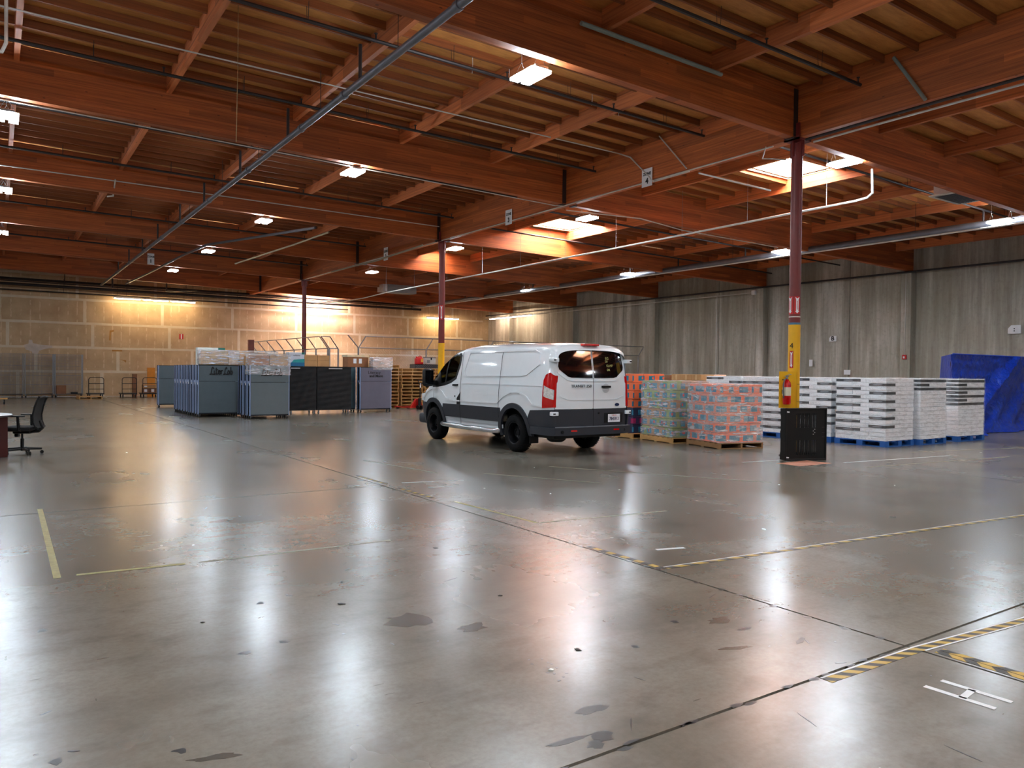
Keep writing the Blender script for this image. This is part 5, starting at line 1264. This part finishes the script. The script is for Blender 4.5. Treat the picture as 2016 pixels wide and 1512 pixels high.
place(pt, USED, (3.98, 45.3, 0), 0, 'black platform truck beside the rightmost wire cage', 'black platform trucks by the drywall')
place(pt, USED, (5.55, 45.3, 0), 0, 'black platform truck in the middle of the drywall, nothing on it', 'black platform trucks by the drywall')
place(pt, USED, (6.55, 45.3, 0), 0, 'black platform truck loaded with brown boxes beside the slate cart', 'black platform trucks by the drywall')
for x0, x1, y0, z0, z1, m, lb in ((6.62, 6.95, 45.5, .2315, .5, KRAFTD, 'lower left brown box on the loaded platform truck'), (6.97, 7.28, 45.5, .2315, .5, KRAFTD, 'lower right brown box on the loaded platform truck'), (6.62, 7.25, 45.5, .5025, .68, KRAFT, 'wide brown box on top on the loaded platform truck')):
    o = ob('cardboard_box', bx(B(), x0, x1, y0, y0+.5, z0, z1, bev=.005), m); tag(o, lb, 'box'); ob('shipping_label', bx(B(), x0+.06, x0+.2, y0-.004, y0-.0, z0+.06, z1-.05), WHITE, o)
tag(ob('cardboard_sheet', bx(B(), 6.3, 6.52, 46.9, 47.15, 0, 1.25), KRAFTD), 'tall narrow brown carton against the drywall between two trucks', 'box')
tag(ob('orange_board', bx(B(), 7.05, 7.45, 47.0, 47.08, 0, 1.62), mat('orange_board', (214, 138, 36), .6)), 'orange board leaning on the wall beside the lone slate cart', 'board')
tag(ob('hand_truck_wheel', cyl(B(), (7.25, 44.6, 1.1), (7.35, 44.6, 1.1), .13, 16), REDINK) if False else ob('hand_truck', bx(bx(cyl(B(), (7.22, 44.5, .14), (7.34, 44.5, .14), .14, 16), 7.2, 7.24, 44.48, 44.52, .1, 1.3), 7.34, 7.38, 44.48, 44.52, .1, 1.3), mat('red_hand_truck', (170, 50, 36), .5)), 'red hand truck half hidden by the lone slate cart', 'hand truck')
dl = thing('wheeled_dolly', 'wooden dolly with black wheels at the left edge beyond the chair', 'dolly', (-.55, 38.6, 0))
ob('deck', bx(B(), 0, .98, 0, .7, .27, .32, bev=.01), mat('dolly_top', (116, 112, 106), .7), dl); ob('side_frame', bx(B(), .02, .96, .02, .68, .2, .268), PALW, dl)
for x in (.12, .84):
    for y in (.1, .6): c = ob('caster', cyl(B(), (x-.03, y, .1), (x+.03, y, .1), .1, 18), RUBBER, dl, smooth=True); ob('caster_fork', bx(B(), x-.035, x-.031, y-.03, y+.03, .08, .2), STEEL, c)
# dark stains of old adhesive on the drywall
bm = B()
for pl in ([(5.2, 3.1), (5.28, 3.1), (5.3, 3.55), (5.45, 3.62), (5.43, 3.7), (5.22, 3.66)], [(5.35, 2.5), (5.85, 2.5), (5.85, 2.75), (5.35, 2.72)], [(5.9, 2.0), (6.05, 1.88), (6.06, 2.02), (5.7, 2.06)]): prism(bm, pl, 0, .004, T(0, YF-.001, 0) @ FACE_MY)
ob('wall_stain', bm, mat('tan_stain', (176, 130, 66), .8), wf)

# ================================================================== OFFICE CHAIR AND TABLE
ch = thing('office_chair', 'black mesh-back office chair on castors beside the round table', 'chair', (.39, 16.2, 0), math.radians(-22))
# local frame: chair faces -x
for k in range(5):
    a = math.radians(72*k-50); bm = B(); tube(bm, [(0, 0, .10), (.30*math.cos(a), .30*math.sin(a), .085)], [.028, .018], 8); l_ = ob('leg', bm, BLACK, ch, smooth=True)
    x, y = .30*math.cos(a), .30*math.sin(a); bm = B()
    for s in (-1, 1): cyl(bm, (x+s*.012*math.sin(a), y-s*.012*math.cos(a), .03), (x+s*.028*math.sin(a), y-s*.028*math.cos(a), .03), .03, 12)
    ob('caster', bm, BLACK, l_, smooth=True)
bm = B(); cyl(bm, (0, 0, .06), (0, 0, .28), .028, 12); cyl(bm, (0, 0, .28), (0, 0, .40), .017, 10); ob('gas_lift', bm, BLACK, ch, smooth=True)
ob('mechanism', bx(B(), -.13, .16, -.08, .08, .37, .42, bev=.015), BLACK, ch); ob('tilt_lever', bx(B(), -.16, -.10, .08, .18, .30, .38, bev=.01), BLACK, ch)
bm = B(); bx(bm, -.26, .22, -.24, .24, .42, .50, bev=.035); ob('seat', bm, mat('black_seat_fabric', (18, 18, 20), .85), ch, smooth=True)
bm = B(); tube(bm, [(.05, 0, .40), (.26, 0, .41), (.33, 0, .48), (.29, 0, .60)], [.03, .03, .028, .025], 8); ob('back_support', bm, BLACK, ch, smooth=True)
fr_ = [(.29, .49), (.25, .58), (.24, .70), (.27, .85), (.31, .97), (.34, 1.02)]
bm = B()
for s in (-1, 1): tube(bm, [(x, s*(.20-.02*abs(z-.75)), z) for x, z in fr_], .017, 8)
tube(bm, [(.34, -.19, 1.02), (.345, 0, 1.035), (.34, .19, 1.02)], .02, 8); tube(bm, [(.29, -.19, .49), (.31, 0, .48), (.29, .19, .49)], .02, 8)
ob('back_frame', bm, BLACK, ch, smooth=True)
bm = B(); rows_ = [[bm.verts.new((x-.03*(1-abs(u)), u*.19, z)) for u in (-1, -.5, 0, .5, 1)] for x, z in fr_]
for a, b in zip(rows_, rows_[1:]):
    for j in range(4): bm.faces.new((a[j], a[j+1], b[j+1], b[j]))
ob('mesh_back', bm, mat('black_mesh', (20, 20, 22), .9, alpha=.93), ch, smooth=True)
for s in (-1, 1):
    bm = B(); tube(bm, [(.05, s*.2, .44), (.05, s*.29, .46), (.04, s*.30, .68)], .022, 8); ar = ob('arm_post', bm, BLACK, ch, smooth=True)
    ob('arm_pad', bx(B(), -.13, .15, s*.30-.04, s*.30+.04, .68, .705, bev=.012), BLACK, ar, smooth=True)
tbl = thing('round_table', 'round table with white top and dark red panel base at the left edge', 'table', (-.55, 15.75, 0), 0)
ob('tabletop', lathe(B(), [(0, .715), (.78, .715), (.79, .722), (.79, .74), (.785, .745), (0, .745)], 64), mat('white_laminate', (226, 232, 236), .25, var=.02), tbl, smooth=True)
ob('edge_band', lathe(B(), [(.791, .718), (.794, .72), (.794, .738), (.791, .74)], 64), mat('dark_edge', (60, 52, 56), .5), tbl)
ob('base_panel', bx(B(), -.6, .72, -.02, .02, 0, .715), mat('dark_red_laminate', (74, 18, 14), .4), tbl); ob('base_panel', bx(B(), -.02, .02, -.6, .6, 0, .714), mat('dark_red_laminate', (74, 18, 14), .4), tbl)

# ================================================================== FLOOR MARKINGS (tape)
def m_haz(name, ang, per, worn):
    t = NT(name); sep = t.n('ShaderNodeSeparateXYZ'); t.l(t.position(True), sep.inputs[0])
    u = t.math('FRACT', t.math('DIVIDE', t.math('ADD', sep.outputs['X'], t.math('MULTIPLY', sep.outputs['Y'], ang)), per))
    c = t.mix(t.math('LESS_THAN', u, .5), lin((176, 146, 62)), lin((40, 38, 34)))
    n1 = t.noise(9, t.mapped((1, 1, 1)), 5, .7); c = t.mix(t.math('MULTIPLY', t.math('GREATER_THAN', n1, .62), worn), c, lin((138, 132, 116)))
    t.l(c, t.b.inputs['Base Color']); t.b.inputs['Roughness'].default_value = .4; return t.m
HZ = m_haz('hazard_tape', 1.0, .125, .3); HZB = m_haz('hazard_tape_blocks', 0.0, .17, .2); HZW = m_haz('hazard_tape_worn', 1.2, .2, .8)
YT = mat('worn_yellow_tape', (150, 140, 88), .5, var=.25, scale=14); WT = mat('white_tape', (196, 200, 202), .45, var=.05); PT = mat('pale_worn_line', (146, 140, 120), .5, var=.2, scale=20)
def tape(p0, p1, wd, m, label, name='floor_tape', border=None, z=.0008, group='tape lines on the floor', th=.0012):
    p0 = Vector((*p0, 0)); p1 = Vector((*p1, 0)); d = p1-p0; L = d.length
    bm = B(); bx(bm, 0, L, -wd/2, wd/2, 0, th)
    o = ob(name, bm, m); o.location = (p0.x, p0.y, z); o.rotation_euler = (0, 0, math.atan2(d.y, d.x)); tag(o, label, 'floor tape', group)
    if border:
        for s in border: ob('tape_border', bx(B(), 0, L, s*wd/2-.006, s*wd/2+.006, th, th+.0008), WT, o)
    return o
tape((3.50, 2.285), (4.36, 2.265), .065, HZ, 'black and yellow striped tape ending left of the joint crossing', border=(1,))
tape((4.36, 2.265), (9.0, 1.86), .065, HZ, 'black and yellow striped tape running from the joint crossing to the right edge', border=(-1, 1))
tape((4.40, 2.19), (4.35, -1.5), .045, m_haz('hazard_tape_left', 1.0, .15, .2), 'left strip of the double striped tape going down past the letter H', z=.0006)
tape((4.455, 2.19), (4.405, -1.5), .045, m_haz('hazard_tape_right', -1.0, .15, .2), 'right strip of the double striped tape going down past the letter H', z=.0006)
tape((4.395, 5.24), (4.41, 4.33), .055, HZB, 'short tape with black and yellow blocks beside the long joint')
tape((4.44, 4.33), (12.6, 3.58), .055, HZW, 'long worn striped tape running from the blocks tape to the right edge', border=(1,))
tape((4.43, 10.6), (4.45, 9.65), .05, HZB, 'faint block-pattern tape just above the tape crossing on the joint')
tape((4.43, 9.2), (4.45, 8.25), .05, HZB, 'faint block-pattern tape just below the tape crossing on the joint')
tape((.40, 9.8), (.375, 6.5), .05, YT, 'worn yellow tape line at left pointing to the camera')
tape((.50, 6.53), (1.25, 6.46), .045, YT, 'bright end of the yellow line crossing at left')
tape((1.35, 6.45), (3.0, 6.39), .03, PT, 'faded continuation of the yellow line across the floor')
tape((4.55, 7.9), (4.63, 6.35), .04, YT, 'short yellow line meeting the long joint, centre of the floor'); tape((4.66, 6.34), (6.3, 6.15), .035, PT, 'faded pale line continuing right from the short yellow line')
tape((4.68, 9.62), (5.56, 9.42), .035, WT, 'white tape line near the crossing left of the van wheel'); tape((4.80, 9.06), (5.12, 8.97), .04, WT, 'short white dash below the white tape line')
tape((4.83, 4.83), (5.10, 4.75), .045, WT, 'white dash above the striped tape, right of centre')
tape((5.3, 12.4), (5.6, 10.3), .035, PT, 'pale line fragment left of the van front wheel')
tape((7.6, 10.1), (9.3, 7.0), .03, PT, 'faded line fragments on the floor right of the van')
tape((6.2, 9.9), (7.1, 8.2), .03, PT, 'faded line fragments below the van shadow')
tape((12.6, 7.95), (15.6, 7.6), .05, WT, 'white line right of the black pallet'); tape((12.3, 7.35), (16.5, 6.9), .05, PT, 'dashed pale line in front of the black pallet')
tape((11.0, 8.9), (11.9, 8.75), .05, WT, 'white line left of the black pallet'); tape((15.6, 8.35), (19.5, 7.5), .05, PT, 'pale line in front of the white stacks')
H0 = thing('floor_letter', 'white tape letter H on the floor at lower right', 'lettering', (0, 0, 0))
for nm, q in (('long_stroke', ((3.855, 1.975), (3.875, 1.655))), ('long_stroke', ((4.0, 1.965), (4.02, 1.645))), ('cross_stroke', ((3.865, 1.80), (4.01, 1.82)))):
    a, b = Vector((*q[0], 0)), Vector((*q[1], 0)); d = b-a; bm = B(); bx(bm, 0, d.length, -.017, .017, 0, .0014); o = ob(nm, bm, WT, H0); o.location = (a.x, a.y, .0008); o.rotation_euler = (0, 0, math.atan2(d.y, d.x))
tag(ob('floor_patch', bx(B(), 11.4, 12.3, 8.0, 8.5, .0004, .0012), mat('orange_floor_paint', (214, 150, 124), .5, var=.2)), 'faded orange patch under the black plastic pallet', 'floor paint')
# litter on the floor
LM = mat('paper_scrap', (232, 232, 226), .7)
for i, (x, y) in enumerate(((5.9, 7.8), (6.9, 7.6), (7.7, 8.7), (5.4, 8.6), (2.0, 15.6), (9.2, 6.8), (13.2, 9.0), (6.4, 4.9), (2.4, 3.15), (10.6, 5.9), (16.9, 7.6), (7.3, 10.1))):
    s = random.uniform(.010, .022); bm = B(); prism(bm, [(-s, -s*.5), (s*.8, -s*.7), (s, s*.4), (-s*.3, s*.7)], .001, .006, T(x, y, 0) @ Matrix.Rotation(random.uniform(0, 6), 4, 'Z'))
    tag(ob('paper_scrap', bm, LM), 'tiny white paper scrap on the concrete floor', 'litter', 'tiny scraps scattered on the floor')
DK = mat('dark_debris', (30, 28, 26), .8)
for i, (x, y) in enumerate(((1.05, 4.9), (2.1, 5.3), (1.9, 4.8), (2.9, 4.4), (2.7, 3.3), (3.2, 5.9))):
    s = random.uniform(.012, .03); bm = B(); prism(bm, [(-s, -s*.4), (s*.5, -s*.6), (s, s*.2), (-s*.2, s*.6)], .001, .004, T(x, y, 0) @ Matrix.Rotation(random.uniform(0, 6), 4, 'Z'))
    tag(ob('debris_chip', bm, DK), 'tiny dark chip on the concrete floor', 'litter', 'tiny dark chips scattered on the floor')

# ================================================================== worn marks on the slab, cords from the roof
rnd = random.Random(11)
STAIN = mat('dark_floor_stain', (42, 39, 34), .28, spec=.8, var=.3, scale=18); STAIN2 = mat('faint_floor_stain', (72, 66, 57), .26, spec=.9, var=.25, scale=9); STAIN3 = mat('black_scuff', (26, 24, 22), .35, spec=.7, var=.3, scale=25)
def blot(x, y, rx, ry, m, a=0, n=16, jag=.35):
    pts = [((1+rnd.uniform(-jag, jag))*rx*math.cos(2*PI*k/n), (1+rnd.uniform(-jag, jag))*ry*math.sin(2*PI*k/n)) for k in range(n)]
    ob('stain_mark', prism(B(), pts, .0002, .0007, T(x, y, 0) @ Matrix.Rotation(a, 4, 'Z')), m, fl)
for q in ((2.13, 4.26, .13, .15, STAIN2), (2.4, 3.94, .08, .07, STAIN2), (3.49, 2.84, .10, .025, STAIN2), (3.79, 3.22, .09, .05, STAIN2), (3.79, 3.03, .05, .025, STAIN), (2.15, 2.45, .05, .04, STAIN), (2.28, 2.68, .08, .035, STAIN),
          (.72, 3.16, .10, .025, STAIN2), (1.13, 4.25, .04, .02, STAIN), (2.18, 8.06, .22, .16, STAIN2), (1.9, 8.1, .12, .06, STAIN2), (2.0, 2.5, .10, .02, STAIN), (2.08, 2.41, .04, .03, STAIN), (3.9, 2.72, .06, .02, STAIN)): blot(*q, a=rnd.uniform(-.4, .4))
for (x, y) in ((3.01, 3.17), (.22, 5.24), (.2, 3.46), (1.46, 5.1), (1.67, 5.18), (3.52, 3.35), (.62, 3.29), (1.36, 4.3)): blot(x, y, rnd.uniform(.02, .035), rnd.uniform(.015, .025), STAIN3, rnd.uniform(0, 3), 9, .5)
for k in range(12): blot(2.40+rnd.uniform(-.06, .08), 3.02+k*.028, .009, .007, STAIN3, rnd.uniform(0, 3), 7, .4)
for k in range(60):
    f_ = rnd.uniform(2.4, 9); s_ = rnd.uniform(-.62, .62)*f_; x = .56*f_+.828*s_; y = .828*f_-.56*s_
    L_ = rnd.choice([.008, .012, .03, .07]); blot(x, y, L_, rnd.uniform(.003, .006), rnd.choice([STAIN3, STAIN]), rnd.uniform(0, 3), 8, .4)
# ragged breaks along the two joints that cross near the camera
for k in range(16): blot(4.34+rnd.uniform(-.02, .02), 2.5+k*.25+rnd.uniform(-.1, .1), .022, .03, STAIN, 0, 8, .5)
for k in range(14): blot(1.7+k*.19+rnd.uniform(-.08, .08), 2.335+rnd.uniform(-.015, .015), .04, .014, STAIN3, 0, 8, .5)
for i, (x, z0, z1, lb) in enumerate(((7.3, 6.78, 7.13, 'thin white cord end dangling left of the brightest light'), (8.12, 6.8, 7.13, 'second thin white cord end left of the brightest light'), (10.18, 6.78, 7.05, 'thin white cord end dangling right of the brightest light'), (10.92, 6.72, 7.05, 'farther thin white cord end right of the brightest light'))):
    y = 12.2; sc = 1.0 if z1 < 7.2 else .9
    cond([(x*.945, y*.945, z1), (x*.945+.01, y*.945, (z0+z1)/2), (x*.945, y*.945, z0)], .006, lb, name='hanging_cord', cat='cord')
cond([(3.09, 12.2, 7.25), (3.09, 12.2, 6.2), (3.07, 12.2, 5.07)], .005, 'pair of thin pull cords hanging in the near left bay', name='hanging_cord', cat='cord', m=mat('tan_cord', (150, 120, 80), .8))
cond([(.11, 12.2, 7.3), (.11, 12.2, 5.85), (.06, 12.2, 5.72), (-.1, 12.2, 5.7)], .022, 'pale conduit bending at the top left corner of the photo')
